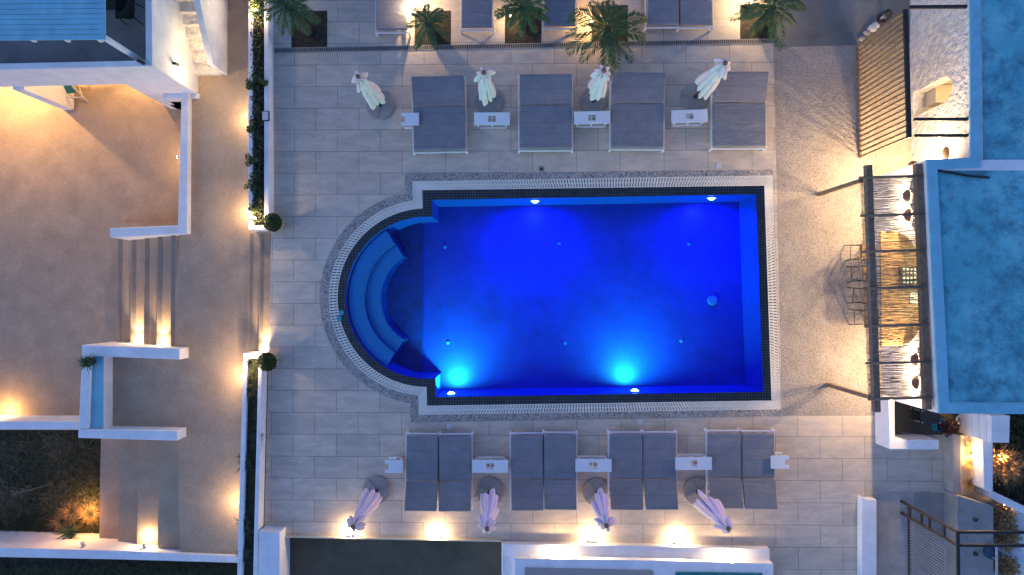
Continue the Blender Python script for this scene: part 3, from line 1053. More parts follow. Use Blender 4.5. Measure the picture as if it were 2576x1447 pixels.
def parasol(ub, vb, ut, vt, label, seed, H=2.56):
    rg = random.Random(seed)
    b0 = W(ub, vb)
    t = thing('closed_parasol', label, 'parasol', b0, 'closed white parasols around the pool')
    top = W(ut, vt, H)
    lean = Vector((top.x - b0.x, top.y - b0.y, 0))
    def at(z):
        return b0 + lean * (z / H) + Vector((0, 0, z))
    # base
    mb = MB(); mb.lathe([(.37, .004), (.385, .03), (.385, .055), (.37, .07), (.06, .075)], b0, 40)
    bs = mb.build('base', 'granite', t)
    mb = MB()
    a0 = rg.uniform(0, PI)
    for k in range(2):
        a = a0 + k * PI / 2
        d = Vector((math.cos(a), math.sin(a), 0))
        mb.beam(b0 - d * .36 + Vector((0, 0, .078)), b0 + d * .36 + Vector((0, 0, .078)), .05, .014 + .002 * k)
    mb.build('base_frame', 'granite', bs)
    mb = MB(); mb.lathe([(.05, .076), (.05, .3), (.03, .32)], b0, 14); mb.build('pole_socket', 'black_metal', bs)
    mb = MB(); mb.tube([at(.1), at(H - .05)], .026, 12); mb.build('pole', 'pole_wood', t, smooth=True)
    # cloth
    mb = MB()
    nP = 8
    ph = rg.uniform(0, 2 * PI)
    rb = rg.uniform(.28, .33)
    for k in range(nP):
        th = ph + 2 * PI * k / nP + rg.uniform(-.16, .16)
        zb = rg.uniform(.36, .95)
        rr = rb * rg.uniform(.72, 1.2)
        petal(mb, th, (H - .1, zb), lambda q: .02 + .05 * q, lambda q, rr=rr: .055 + .10 * min(1, q * 4) - .05 * math.sin(min(1, q * 1.75) * PI) ** 2 + (rr - .155) * q ** 1.25, rg.uniform(.10, .15), rg)
    for k in range(6):
        th = ph + 2 * PI * (k + .5) / 6 + rg.uniform(-.3, .3)
        petal(mb, th, (H - .08, rg.uniform(1.45, 1.9)), lambda q: .02 + .04 * q, lambda q: .07 + .11 * q, rg.uniform(.06, .10), rg)
    mb.lathe([(.05, .95), (.06, 1.3), (.05, 1.6), (.06, 2.2), (.06, 2.45), (.03, 2.52)], (0, 0, 0), 14)
    for v in mb.v:
        z = v.z
        v.x += b0.x + lean.x * z / H; v.y += b0.y + lean.y * z / H
    cl = mb.build('canopy', 'canopy_cloth', t, smooth=True)
    mb = MB()
    for k in range(8):
        th = ph + 2 * PI * k / 8 + rg.uniform(-.25, .25)
        L = rg.uniform(.22, .40)
        petal(mb, th, (H - .0, H - L), lambda q: .015 + .07 * q, lambda q, L=L: .05 + .20 * math.sqrt(q) * L / .3, rg.uniform(.075, .11), rg)
    for v in mb.v:
        z = v.z
        v.x += b0.x + lean.x * z / H; v.y += b0.y + lean.y * z / H
    mb.build('vent_flap', 'canopy_cloth', cl, smooth=True)
    # tie strap
    mb = MB(); mb.lathe([(.105, 1.50), (.112, 1.52), (.112, 1.55), (.105, 1.57)], at(0), 20)
    for v in mb.v:
        v.x += lean.x * 1.56 / H; v.y += lean.y * 1.56 / H
    mb.build('tie_strap', 'canopy_cloth', cl)
    mb = MB(); mb.lathe([(.055, H - .02), (.06, H + .02), (.045, H + .05), (.015, H + .065)], b0 + lean, 14)
    mb.build('finial', 'pole_wood', t, smooth=True)
    return t
ps = [(958, 267, 901, 193, 'closed parasol standing alone at the left end of the back row'),
      (1232, 257, 1217, 183, 'closed parasol left of the second daybed, behind a square-holed table'),
      (1492, 255, 1519, 178, 'closed parasol just under the big palm fronds'),
      (1747, 246, 1824, 160, 'closed parasol leaning across the corner of the warm lit daybed'),
      (948, 1232, 888, 1325, 'closed parasol at the left end of the near row, over a deck light'),
      (1232, 1235, 1225, 1330, 'closed parasol between the first two near row lounger pairs'),
      (1500, 1237, 1525, 1322, 'closed parasol between second and third near row lounger pairs'),
      (1753, 1235, 1832, 1330, 'closed parasol with cloth across the head of the fourth lounger pair')]
for i, a in enumerate(ps):
    parasol(*a, seed=20 + i)

# ------------------------------------------------------------------ round box bushes in pots
for u, v_, lb, sd in ((694, 564, 'round clipped bush in pale pot at the end of the upper planter', 5), (681, 909, 'round clipped bush in pale pot at the end of the lower planter', 6)):
    rg2 = random.Random(sd)
    b0 = W(u + 9, v_ + (1 if v_ < 745 else -3))
    t = thing('potted_bush', lb, 'potted plant', b0, 'clipped round bushes beside the deck steps')
    mb = MB(); mb.lathe([(.15, .004), (.17, .2), (.20, .36), (.215, .37), (.215, .40), (.19, .40), (.18, .36)], b0, 24); mb.build('pot', 'terracotta', t, smooth=True)
    mb = MB(); mb.tube([b0 + Vector((0, 0, .3)), b0 + Vector((0, 0, .5))], .02, 6); mb.build('stem', 'palm_trunk', t)
    mb = MB(); cc = b0 + Vector((0, 0, .52))
    for _ in range(1500):
        q = Vector((rg2.gauss(0, 1), rg2.gauss(0, 1), rg2.gauss(0, 1))).normalized()
        p = cc + q * .225 * rg2.uniform(.82, 1.04)
        leaf(mb, p, q + Vector((rg2.uniform(-.9, .9), rg2.uniform(-.9, .9), rg2.uniform(-.9, .9))), q, .045, .03)
    mb.lathe([(.02, -.19), (.14, -.13), (.19, 0), (.14, .13), (.02, .19)], cc, 16)
    mb.build('foliage', 'box_leaf', t)

# ------------------------------------------------------------------ planting squares, palms and their lights at the top
for u0, v0, u1, v1 in ((733, 28, 823, 121), (1043, 28, 1134, 115), (1270, 20, 1362, 112), (1489, 14, 1579, 107), (1862, 12, 1955, 106)):
    sheet('soil', [(u0, v0), (u1, v0 - 1), (u1, v1 - 2), (u0, v1)], .005, 'soil')
def palm(ub, vb, H, L, nf, label, seed, tilt=(0, 0)):
    rg = random.Random(seed)
    b0 = W(ub, vb)
    t = thing('palm_tree', label, 'palm tree', b0, 'small palms in the planting squares')
    mb = MB()
    prof = []
    k = 10
    for i in range(k + 1):
        z = H * i / k
        prof += [(.12 - .03 * i / k + .02 * (i % 2), z)]
    mb.lathe(prof, b0, 12); mb.build('trunk', 'palm_trunk', t)
    mb = MB()
    c = b0 + Vector((tilt[0] * H, tilt[1] * H, H))
    for i in range(nf):
        a = i * 2.399 + rg.uniform(-.25, .25)
        up = rg.uniform(.1, .7) if i % 3 else rg.uniform(.7, 1.2)
        l = L * rg.uniform(.75, 1.12) * (1 if up < 1.0 else .85)
        o = Vector((math.cos(a), math.sin(a), 0)); s_ = Vector((-o.y, o.x, 0))
        sway = rg.uniform(-.15, .15)
        def pt(q):
            return c + o * (l * (q * (1 - .12 * up))) + s_ * (sway * l * q * q) + Vector((0, 0, l * (up * .75 * q - (.55 + .35 * up) * q * q)))
        mb.tube([pt(q / 6) for q in range(7)], [.014 - .0017 * q for q in range(7)], 5)
        nl = 24
        for j in range(2, nl):
            q = j / nl
            p = pt(q); d = (pt(min(1, q + .03)) - pt(q - .03)).normalized()
            ll = l * .30 * math.sin(PI * (.12 + .85 * q)) ** .7
            for sg in (-1, 1):
                dd = d * rg.uniform(.75, 1.05) + s_ * sg * rg.uniform(.65, .95) + Vector((0, 0, rg.uniform(-.45, -.05)))
                leaf(mb, p, dd, (0, 0, 1), ll * rg.uniform(.85, 1.15), .03)
    mb.build('crown', 'palm_leaf', t)
palm(778, 82, 1.8, .86, 15, 'dark palm at the top left of the deck beside the planter', 1)
palm(1086, 84, .75, .70, 9, 'small palm with golden lit fronds by the star-bright lamp', 2)
palm(1316, 62, 1.2, .86, 15, 'palm over the third planting square, half out of frame', 3)
palm(1520, 100, .8, 1.32, 17, 'largest palm, fronds spread wide over the drain channel', 4)
palm(1906, 62, 1.15, .98, 13, 'palm at the dark paving corner lit from one side', 5)
spike(1047, 33, 0, 38, 'bright spike light beside the second palm', zl=.4)
spike(1877, 20, 0, 30, 'bright spike light beside the palm at the dark paving', zl=.4)
spike(1487, 62, 0, 22, 'spike light hidden under the largest palm', AMBER, zl=.2)
spike(1285, 50, 0, 8, 'spike light under the third palm', zl=.25)

# ------------------------------------------------------------------ bottom edge: curb lights, dark lower floor and stepped white roof
sheet('lower_floor', [(700, 1340), (1270, 1352), (1270, 1640), (640, 1640)], -.35, 'dark_floor')
def north_strip(name, label, pts, z0, z1, mat='white_plaster', cat='wall'):
    mb = MB(); mb.prism(WX(pts, z1), z0, z1)
    return tag(mb.build(name, mat, None, bevel=.008), label, cat)
north_strip('deck_curb', 'thin pale curb at the deck edge beside the dark lower floor', [(706, 1349), (1261, 1360), (1261, 1364), (706, 1353)], -.6, .08, 'cream_plaster', 'curb')
bl = thing('stepped_roof', 'white stepped roof terrace with rough beige panel and teal panel', 'roof', W(1600, 1440, 0))
mb = MB(); mb.prism(WX([(1262, 1368), (1600, 1373), (1937, 1381), (1939, 1660), (1262, 1660)], .2), -1.6, .2); mb.build('lower_tier', 'white_plaster', bl, bevel=.02)
mb = MB(); mb.prism(WX([(1293, 1405), (1600, 1409), (1946, 1418), (1948, 1660), (1293, 1660)], .42), .1, .42); mb.build('upper_tier', 'white_plaster', bl, bevel=.02)
mb = MB(); mb.prism(WX([(1320, 1429), (1640, 1436), (1643, 1442), (1643, 1660), (1320, 1660)], .45), .3, .45); mb.build('rough_panel', 'beige_pebbledash', bl)
mb = MB(); mb.prism(WX([(1700, 1440), (1918, 1443), (1918, 1660), (1700, 1660)], .46), .3, .46); mb.build('teal_panel', 'teal_paint', bl, bevel=.01)
for u in (1745, 1766, 1802):
    mb = MB(); mb.lathe([(.02, .42), (.02, .445), (.008, .45)], W(u, 1431, 0), 8)
    mb.build('stud', 'fixture_white', bl)
GD = 'low lights washing the deck edge'
for u, v_, z, lb in ((880, 1348, .06, 'deck edge light on the curb under the leftmost parasol top'), (1100, 1353, .06, 'deck edge light on the curb between two parasols'),
                  (1490, 1362, .10, 'deck edge light on the white roof face near the third parasol top'), (1706, 1367, .10, 'deck edge light on the white roof face between two parasol tops'),
                  (1405, 1402.5, .30, 'ledge light on the upper roof tier above the rough beige panel'), (1830, 1411, .30, 'ledge light on the upper roof tier above the teal panel')):
    wall_light(u, v_ - 1, z, (0, 1), 58, lb, 'deck_edge_light', WARM, .075, GD, True, -.06)

# white upstand on the right of the deck
wall('low_wall', 'free standing low white wall on the deck beside the slatted gate', [(2168, 1252), (2183, 1257), (2206, 1257), (2206, 1660), (2166, 1660)], .26, .004)
wall('low_wall', 'L-shaped white wall screening the dark yard behind the bar', [(2236, 1000), (2250, 1000), (2252, 1107), (2362, 1107), (2362, 1131), (2238, 1131)], .75, .004)
sheet('yard_floor', [(2205, 990), (2500, 990), (2500, 1112), (2395, 1094), (2215, 1094)], .006, 'dark_floor')

# ------------------------------------------------------------------ bar building on the right
RH = 2.5
xw = W(1320 + 876, 745).x          # west wall of the bar
bar = thing('bar_building', 'white beach bar with blue-grey flat roof and arched serving hatch', 'building', (xw + 2, 0, 0))
yN, yS = W(2330, 402, RH).y, W(2360, 1040, RH).y
yO0, yO1 = W(2196, 596).y, W(2196, 859).y
ym, ry = (yO0 + yO1) / 2, abs(yO0 - yO1) / 2
CH = 1.06
xN_, xS_ = W(2330, 402, RH).x, W(2361, 1040, RH).x
def xw_at(y):
    return xN_ + (xS_ - xN_) * (y - yN) / (yS - yN)
xw = xw_at(ym)
hole = [(ym - ry, CH)] + [(ym + ry, CH)] + [(ym + ry * math.cos(a), CH + .0 + 1.13 * math.sin(a)) for a in [PI * k / 20 for k in range(1, 20)]]
mb = wall_mesh([(yS, 0), (yN, 0), (yN, RH - .031), (yS, RH - .031)], [hole], xw, xw + .25)
for v in mb.v:
    v.x += xw_at(v.y) - xw
mb.build('front_wall', 'white_plaster', bar)
xe = xw + 9
mb = MB()
mb.prism([(xN_ + .25, yN), (xe, yN), (xe, yN - .25), (xN_ + .25, yN - .25)], 0, RH - .033)
mb.build('side_wall', 'white_plaster', bar)
mb = MB()
mb.prism([(xS_ + .25, yS), (xe, yS), (xe, yS + .25), (xS_ + .25, yS + .25)], 0, RH - .033)
mb.build('side_wall', 'white_plaster', bar)
# back wall of the serving room
mb = MB(); mb.prism([(xw + 1.9, yN - .26), (xw + 2.1, yN - .26), (xw + 2.1, yS + .26), (xw + 1.9, yS + .26)], 0, RH - .2); mb.build('inner_wall', 'cream_plaster', bar)
mb = MB(); mb.prism([(xw + .25, yN - .25), (xw + 1.9, yN - .25), (xw + 1.9, yS + .25), (xw + .25, yS + .25)], 0.01, .03); mb.build('inner_floor', 'cream_plaster', bar)
def inset(poly, dd):
    n = len(poly); out_ = []
    ar = sum(poly[i].x * poly[(i + 1) % n].y - poly[(i + 1) % n].x * poly[i].y for i in range(n))
    sg = 1 if ar > 0 else -1
    for i in range(n):
        p0, p1, p2 = poly[i - 1], poly[i], poly[(i + 1) % n]
        d1 = (p1 - p0).normalized(); d2 = (p2 - p1).normalized()
        n1 = Vector((-d1.y, d1.x)) * sg; n2 = Vector((-d2.y, d2.x)) * sg
        bsc = (n1 + n2); bsc = bsc / max(.2, bsc.dot(n1))
        out_.append(p1 + bsc * dd)
    return out_
# roof
xr = W(2440, 200, RH).x
roof_px = [(2330, 402), (2440, 397), (2438, -160), (2900, -160), (2900, 1044), (2362, 1040)]
P = WX(roof_px, RH)
mb = MB()
def rim(p, q, wd, z0, z1, side):
    d = (q - p).normalized(); nn = Vector((-d.y, d.x)) * wd * side
    mb.prism([(p.x, p.y), (q.x, q.y), (q.x + nn.x, q.y + nn.y), (p.x + nn.x, p.y + nn.y)], z0, z1)
rp = [Vector(p) for p in P]
mb.prism([tuple(p) for p in inset(rp, .05)], RH - .2, RH - .06)
mb.build('roof', 'roof_coat', bar)
inn = inset(rp, .24)
mb = MB()
n = len(rp)
for i in range(n):
    j = (i + 1) % n
    mb.prism([tuple(rp[i]), tuple(rp[j]), tuple(inn[j]), tuple(inn[i])], RH - .03, RH + .02)
mb.build('roof_edge', 'roof_edge_paint', bar)
# north wing wall with arched doorway
xn = W(2294, 745).x
yD0, yD1 = W(2294, 238).y, W(2294, 298).y
yT = W(2294, -160).y
hw = abs(yD0 - yD1) / 2; yc = (yD0 + yD1) / 2
door = [(yc - hw, .12), (yc + hw, .12)] + [(yc + hw * math.cos(a), 1.45 + .36 * math.sin(a)) for a in [PI * k / 14 for k in range(0, 15)]]
mb = wall_mesh([(yN + .003, 0), (yT, 0), (yT, RH - .031), (yN + .003, RH - .031)], [door], xn, xn + .3)
mb.build('rough_wall', 'rough_white_plaster', bar)
mb = MB()
mb.prism([(xn + .301, yc - hw - .3), (xn + 1.2, yc - hw - .3), (xn + 1.2, yc + hw + .3), (xn + .301, yc + hw + .3)], .02, .1)
mb.prism([(xn + 1.0, yc - hw - .31), (xn + 1.19, yc - hw - .31), (xn + 1.19, yc + hw + .31), (xn + 1.0, yc + hw + .31)], .1, 2.2)
mb.prism([(xn + .302, yc + hw + .1), (xn + 1.0, yc + hw + .1), (xn + 1.0, yc + hw + .3), (xn + .302, yc + hw + .3)], .1, 2.2)
mb.prism([(xn + .35, yc - .05), (xn + .99, yc - .05), (xn + .99, yc + hw + .09), (xn + .35, yc + hw + .09)], .1, .55)
mb.build('doorway', 'cream_plaster', bar)
lamp('doorway_glow', (xn + .65, yc - .1, 1.7), 14, WARM, .08)
# bar counter
mb = MB()
x0 = W(1320 + 843, 745).x
mb.prism([(x0, yO0 + .05), (xw + .75, yO0 + .05), (xw + .75, yO1 - .05), (x0, yO1 - .05)], CH, CH + .05)
mb.build('counter', 'counter_wood', bar, bevel=.006)
mb = MB()
mb.prism([(xw + .751, yO0 - .0), (xw + 1.25, yO0), (xw + 1.25, yO1), (xw + .751, yO1)], .85, .9)
mb.build('worktop', 'cream_plaster', bar)
# things on the counter
def small(name, label, cat, parts):
    t = thing(name, label, cat, parts[0][2])
    for nm, f_, loc, mt in parts:
        mb = MB(); f_(mb, Vector(loc)); mb.build(nm, mt, t, bevel=.004)
zc = CH + .05
def yv(v_):
    return W(2240, v_, zc).y
small('sink', 'white sink on the bar counter seen through the reeds', 'sink', [('basin', lambda m_, c: (m_.box(c + Vector((0, 0, .012)), (.42, .30, .024)),), (xw + .45, yv(748), zc), 'fixture_white'),
      ('bowl', lambda m_, c: m_.box(c + Vector((0, 0, .026)), (.28, .2, .006)), (xw + .45, yv(748), zc), 'steel'), ('tap', lambda m_, c: m_.tube([c, c + Vector((0, 0, .22)), c + Vector((-.1, 0, .25))], .012, 8), (xw + .62, yv(748), zc), 'steel')])
small('bar_tray', 'dark grey rack of glasses on the bar counter', 'tray', [('tray', lambda m_, c: m_.box(c + Vector((0, 0, .03)), (.45, .6, .06)), (xw + .18, yv(700), zc), 'black_metal'),
      *[('glass', lambda m_, c: m_.lathe([(.03, .062), (.035, .14)], c, 8), (xw + .18 + .09 * i - .15, yv(700) + .11 * j - .22, zc), 'steel') for i in range(4) for j in range(5)]])
small('basket', 'orange brown basket at the near end of the bar counter', 'basket', [('body', lambda m_, c: m_.lathe([(.14, .002), (.18, .12), (.17, .13), (.13, .02)], c, 16), (xw + .42, yv(835), zc), 'counter_wood'),
      ('handle', lambda m_, c: m_.tube([c + Vector((.17 * math.cos(a), 0, .12 + .14 * math.sin(a))) for a in [PI * k / 8 for k in range(9)]], .012, 6), (xw + .42, yv(835), zc), 'dark_wood')])
lamp('hatch_glow', (xw + .9, ym + .5, 1.95), 28, (1, .72, .38), .1)
lamp('hatch_glow', (xw + .9, ym - .5, 1.95), 28, (1, .72, .38), .1)
# roof debris: stick and cable
mb = MB(); mb.tube([W(2346, 427, RH - .03), W(2440, 443, RH - .02), W(2488, 447, RH - .02)], .03, 6); tag(mb.build('pole', 'black_metal'), 'dark pole lying on the blue roof near its corner', 'pole')
mb = MB(); mb.tube([W(2353, 500, RH - .05), W(2356, 520, RH - .05), W(2362, 541, RH - .05)], .014, 6); tag(mb.build('cable', 'black_metal'), 'short dark cable lying along the blue roof edge', 'cable')

# sconces on the bar wall
def sconce(c, d, watt, label, mat='shell_brown'):
    t = thing('wall_sconce', label, 'lamp', c, 'brown shell sconces')
    d = Vector(d)
    s_ = Vector((-d.y, d.x, 0))
    vs, fs = [], []
    n, mm = 12, 6
    mb = MB()
    for i in range(mm + 1):
        ph = i / mm * PI / 2
        for k in range(n + 1):
            a = PI * k / n
            vs.append(c + s_ * (.17 * math.cos(a) * math.cos(ph)) + d * (.15 * math.sin(a) * math.cos(ph) + .005) + Vector((0, 0, .10 * math.sin(ph))))
    for i in range(mm):
        for k in range(n):
            fs.append((i * (n + 1) + k, i * (n + 1) + k + 1, (i + 1) * (n + 1) + k + 1, (i + 1) * (n + 1) + k))
    mb.raw(vs, fs); mb.build('shade', mat, t, smooth=True)
    mb = MB(); mb.lathe([(.01, -.04), (.03, -.03), (.03, .0), (.01, .02)], c + d * .07, 10); mb.build('bulb', 'warm_lens', t)
    lamp('wall_sconce_glow', c + d * .09 + Vector((0, 0, -.09)), watt, WARM, .04, t)
def ywall(v_, h):
    return W(2284, v_, h).y
for v_, wt, lb in ((494, 68, 'brown shell sconce on the bar wall nearest the far end of the pergola'), (541, 76, 'brown shell sconce on the bar wall, second from the far end'),
               (905, 76, 'brown shell sconce on the bar wall, second from the near end'), (962, 68, 'brown shell sconce on the bar wall nearest the dark yard')):
    sconce(Vector((xw_at(ywall(v_, 1.7)) - .004, ywall(v_, 1.7), 1.7)), (-1, 0, 0), wt, lb)
sconce(Vector((xn - .002, W(2365, 385, 1.6).y, 1.62)), (-1, 0, 0), 60, 'brown shell sconce on the rough white wall by the roof corner')
c = Vector((xN_ + .25, yN + .003, 1.55))
sconce(c, (0, 1, 0), 70, 'assumed sconce on the unseen end wall of the bar facing the slatted screen')  # assumed lamp on an unseen wall, read off the light streaks on the paving

# ------------------------------------------------------------------ reed pergola
PH = 2.3
pg = thing('reed_pergola', 'dark timber pergola with reed mat shading the bar counter', 'pergola', W(2130, 745))
def Wb(u, v_, h=PH): return W(u, v_, h)
lp0, lp1 = Wb(2183, 416), Wb(2204, 1036)
rp0, rp1 = Wb(2308, 413, PH), Wb(2332, 1030, PH)
for a, c in ((lp0, lp1), (rp0, rp1)):
    mb = MB(); mb.beam(a, c, .15, .16); mb.build('main_beam', 'dark_wood', pg, bevel=.01)
rows = [(445, 2163, 2319), (541, 2167, 2321), (632, 2170, 2325), (724, 2173, 2329), (819, 2177, 2334), (912, 2180, 2340), (1003, 2186, 2344)]
for v_, ua, ub in rows:
    mb = MB(); a, c = W(ua - 2, v_ + 2, PH + .14), W(ub + 2, v_ - 3, PH + .14); mb.tube([a, (a + c) / 2 + Vector((0, rng.uniform(-.01, .01), 0)), c], .032, 8); mb.build('cross_pole', 'dark_wood', pg, smooth=True)
# posts standing on the paving, each leaning up to the outer beam
for (ub, vb), (ut, vt) in (((2061, 489), (2176, 455)), ((2083, 968), (2197, 1001))):
    a = W(ub, vb, .004); c = W(ut, vt, PH - .08)
    mb = MB(); mb.beam(a, Vector((a.x, a.y, PH - .08)) * .6 + c * .4, .10, .10); mb.build('post', 'slat_wood', pg, bevel=.006)
# reed mat
mb = MB()
rg = random.Random(11)
v_ = 446.0
while v_ < 1003:
    t = (v_ - 446) / 557
    ua, ub = 2164 + 20 * t, 2320 + 24 * t
    u = ua + rg.uniform(-2, 2)
    while u < ub:
        ln = rg.uniform(25, 75)
        u2 = min(u + ln, ub + rg.uniform(-2, 3))
        dens = 0.95 if (v_ < 466 or v_ > 978) else 0.93
        if rg.random() < dens:
            h = PH - .10 + rg.uniform(-.008, .008)
            sl2 = rg.uniform(-1.6, 1.2)
            mb.tube([W(u, v_ + rg.uniform(-.8, .8), h), W(u2, v_ - 1.2 + sl2, h)], rg.uniform(.0038, .0064), 4, False)
        u = u2 + rg.uniform(-4, 3)
    v_ += 1.25
mb.build('reed_mat', 'reed', pg)

# bar stools
def stool_proto():
    t = thing('bar_stool', '', 'stool', (0, 0, 0))
    H = .78
    mb = MB()
    mb.box((0, 0, H - .02), (.38, .38, .04)); mb.build('seat', 'counter_wood', t, bevel=.01)
    for sx in (-1, 1):
        for sy in (-1, 1):
            mb = MB(); mb.tube([(sx * .22, sy * .21, 0.0), (sx * .16, sy * .165, H - .03)], .013, 6); mb.build('leg', 'black_metal', t)
    mb = MB()
    for (a, c) in (((-.2, -.19), (.2, -.19)), ((.2, -.19), (.2, .19)), ((.2, .19), (-.2, .19)), ((-.2, .19), (-.2, -.19))):
        mb.tube([(*a, .27), (*c, .27)], .01, 6)
    mb.build('footrest', 'black_metal', t)
    mb = MB()
    mb.tube([(-.18, -.18, H - .02), (-.22, -.18, H + .2)], .011, 6); mb.tube([(-.18, .18, H - .02), (-.22, .18, H + .2)], .011, 6)
    mb.build('back_frame', 'black_metal', t)
    mb = MB()
    for j in range(4):
        mb.beam((-.195 - .01 * j, -.19, H + .05 + j * .045), (-.195 - .01 * j, .19, H + .05 + j * .045), .012, .03)
    for j in range(6):
        y = -.16 + j * .064
        mb.beam((-.2, y, H + .03), (-.225, y, H + .21), .012, .012)
    mb.build('backrest', 'slat_wood', t)
    return t
st = stool_proto()
for i, (v_, lb) in enumerate(((637, 'bar stool furthest up the counter, first from the far end'), (690, 'second bar stool from the far end of the counter'), (744, 'third bar stool from the far end of the counter'), (797, 'bar stool at the near end of the counter row'))):
    o = st if i == 0 else copy_tree(st)
    p = W(2146 + i * 3.3, v_, 0)
    o.location = (p.x, p.y, .006); o['label'] = lb; o['group'] = 'stools along the bar counter'
    o.rotation_euler = (0, 0, R((0, 2, -2, 1)[i]))

# ------------------------------------------------------------------ slatted screens
scr = thing('slatted_screen', 'tall timber slat screen with dark frame beside the rough white wall', 'screen', W(2157, 250))
ST = 2.42
b0, b1 = W(2155, 117), W(2163, 398)
t0 = Vector((b0.x, b0.y, ST)); t1 = Vector((b1.x, b1.y, ST))
mb = MB(); mb.beam(b0 + Vector((0, 0, .035)), b1 + Vector((0, 0, .035)), .07, .06); mb.build('bottom_rail', 'dark_wood', scr)
mb = MB(); mb.beam(t0 + Vector((0, 0, -.03)), t1 + Vector((0, 0, -.03)), .09, .08); mb.build('top_rail', 'black_metal', scr)
d = b1 - b0
ns = 23
for k in range(ns):
    p = b0 + d * ((k + .25) / (ns - .5))
    mb = MB(); mb.beam(p + Vector((0, 0, .066)), p + Vector((0, 0, ST - .072)), .05, .045); mb.build('slat', 'slat_wood' if k % 1 == 0 else 'dark_wood', scr)
for (ua, va), ub in (((2290, 17), 2428), ((2301, 300), 2432), ((2303, 341), 2430)):
    a = W(ua, va, ST); c = W(ub, va - 2, ST)
    mb = MB(); mb.beam(a + Vector((.0, 0, -.03)), Vector((max(c.x, xn), a.y, ST - .03)), .07, .07); mb.build('tie_beam', 'black_metal', scr)
# stones and lantern at its foot
rg = random.Random(21)
for i, (u, v_, s_, mt, lb) in enumerate(((2202, 66, .09, 'stone_white', 'white stone near the top of the slatted screen, the upper one'), (2192, 73, .10, 'stone_white', 'white stone near the top of the slatted screen, the lower one'),
                                  (2180, 84, .08, 'granite', 'dark rock by the corner of the slatted screen'), (2166, 98, .07, 'granite', 'small dark rock at the foot of the screen corner'))):
    c = W(u, v_, .01)
    mb = MB()
    n = 8
    prof = [(.3, 0), (.9, .25), (1, .6), (.7, .95), (.2, 1.05)]
    vs = []
    for r, z in prof:
        for k in range(n):
            a = 2 * PI * k / n
            rr = s_ * r * rg.uniform(.75, 1.2)
            vs.append(c + Vector((rr * math.cos(a) * 1.3, rr * math.sin(a), s_ * z)))
    mb.raw(vs, [(q * n + k, q * n + (k + 1) % n, (q + 1) * n + (k + 1) % n, (q + 1) * n + k) for q in range(4) for k in range(n)] + [tuple(range(n))[::-1], tuple(range(4 * n, 5 * n))])
    tag(mb.build('rock', mt), lb, 'rock')
c = W(2216, 48, .008)
t = thing('lantern', 'black lantern on the dark paving behind the slatted screen', 'lantern', c)
mb = MB(); mb.box(c + Vector((0, 0, .02)), (.2, .2, .04)); mb.build('base', 'black_metal', t)
for sx in (-1, 1):
    for sy in (-1, 1):
        mb = MB(); mb.box(c + Vector((sx * .085, sy * .085, .2)), (.02, .02, .32)); mb.build('post', 'black_metal', t)
mb = MB(); mb.lathe([(.14, .36), (.13, .38), (.05, .46), (.03, .5)], c, 4); mb.build('lid', 'black_metal', t)
mb = MB(); mb.lathe([(.04, .04), (.04, .18), (.035, .185)], c, 12); mb.build('candle', 'stone_white', t)

# second screen at the lower right
s2 = thing('slatted_gate', 'dark metal gate screen with thin close bars in the lower right corner', 'gate', W(2270, 1400))
H2 = 2.42
g0, g1 = W(2268, 1262), W(2272, 1640)
mb = MB()
for q in (W(2267, 1261), W(2267, 1290), W(2272, 1545)):
    mb = MB(); mb.beam(q, Vector((q.x, q.y, H2)), .06, .06); mb.build('post', 'bronze_metal', s2)
p0, p1 = W(2267, 1261), W(2267, 1290)
for zz in (.42, .95, 1.3, 1.9):
    mb = MB(); mb.beam(Vector((p0.x, p0.y, zz)), Vector((p1.x, p1.y, zz)), .05, .05); mb.build('rung', 'bronze_metal', s2)
mb = MB(); mb.beam(Vector((p0.x, p0.y - .03, .36)), Vector((g1.x, g1.y, .36)), .05, .05); mb.build('bottom_rail', 'black_metal', s2)
mb = MB(); mb.beam(Vector((p0.x, p0.y + .03, H2)), Vector((g1.x, g1.y, H2)), .06, .06); mb.build('top_rail', 'black_metal', s2)
y = p1.y - .06
k = 0
while k < 26:
    mb = MB(); mb.beam(Vector((p1.x, y - k * .072, .386)), Vector((p1.x, y - k * .072, 2.0)), .014, .02); mb.build('bar', 'steel', s2)
    k += 1
for q in (p0, p1):
    mb = MB(); mb.beam(Vector((q.x + .03, q.y, H2)), Vector((q.x + 3.2, q.y, H2)), .06, .06); mb.build('tie_beam', 'black_metal', s2)
# concrete block behind the gate
wall('concrete_block', 'grey speckled concrete block behind the slatted gate', [(2408, 1246), (2500, 1274), (2500, 1660), (2408, 1660)], .6, 0.006, 'grey_plaster')
sheet('stone_floor', [(2300, 1240), (2420, 1240), (2420, 1660), (2300, 1660)], .007, 'grey_plaster')
for v_, lb in ((1328, 'small black knob on the grey concrete block, the upper one'), (1414, 'small black knob on the grey concrete block, the lower one')):
    mb = MB(); mb.lathe([(.05, 0), (.055, .05), (.03, .08)], W(2452, v_ - 21, .6), 12); tag(mb.build('spotlight', 'black_metal'), lb, 'spotlight')
mb = MB(); mb.lathe([(.12, 0), (.17, .06), (.18, .15), (.15, .24), (.06, .29)], W(2485, 1385, .6), 20); tag(mb.build('ball', 'navy', None, smooth=True), 'dark blue round ball resting on the grey concrete block', 'ball')
mb = MB(); 
hr = [W(2508, 1640, 1.0), W(2507, 1376, 1.0), W(2512, 1371, 1.0), W(2640, 1370, 1.0)]
mb.tube(hr, .03, 8)
for q in (hr[0], hr[3], hr[1] + (hr[0] - hr[1]) * .12):
    mb.tube([q, Vector((q.x, q.y, 0.0))], .025, 8)
tag(mb.build('handrail', 'steel'), 'metal handrail turning a corner beyond the slatted gate', 'handrail')

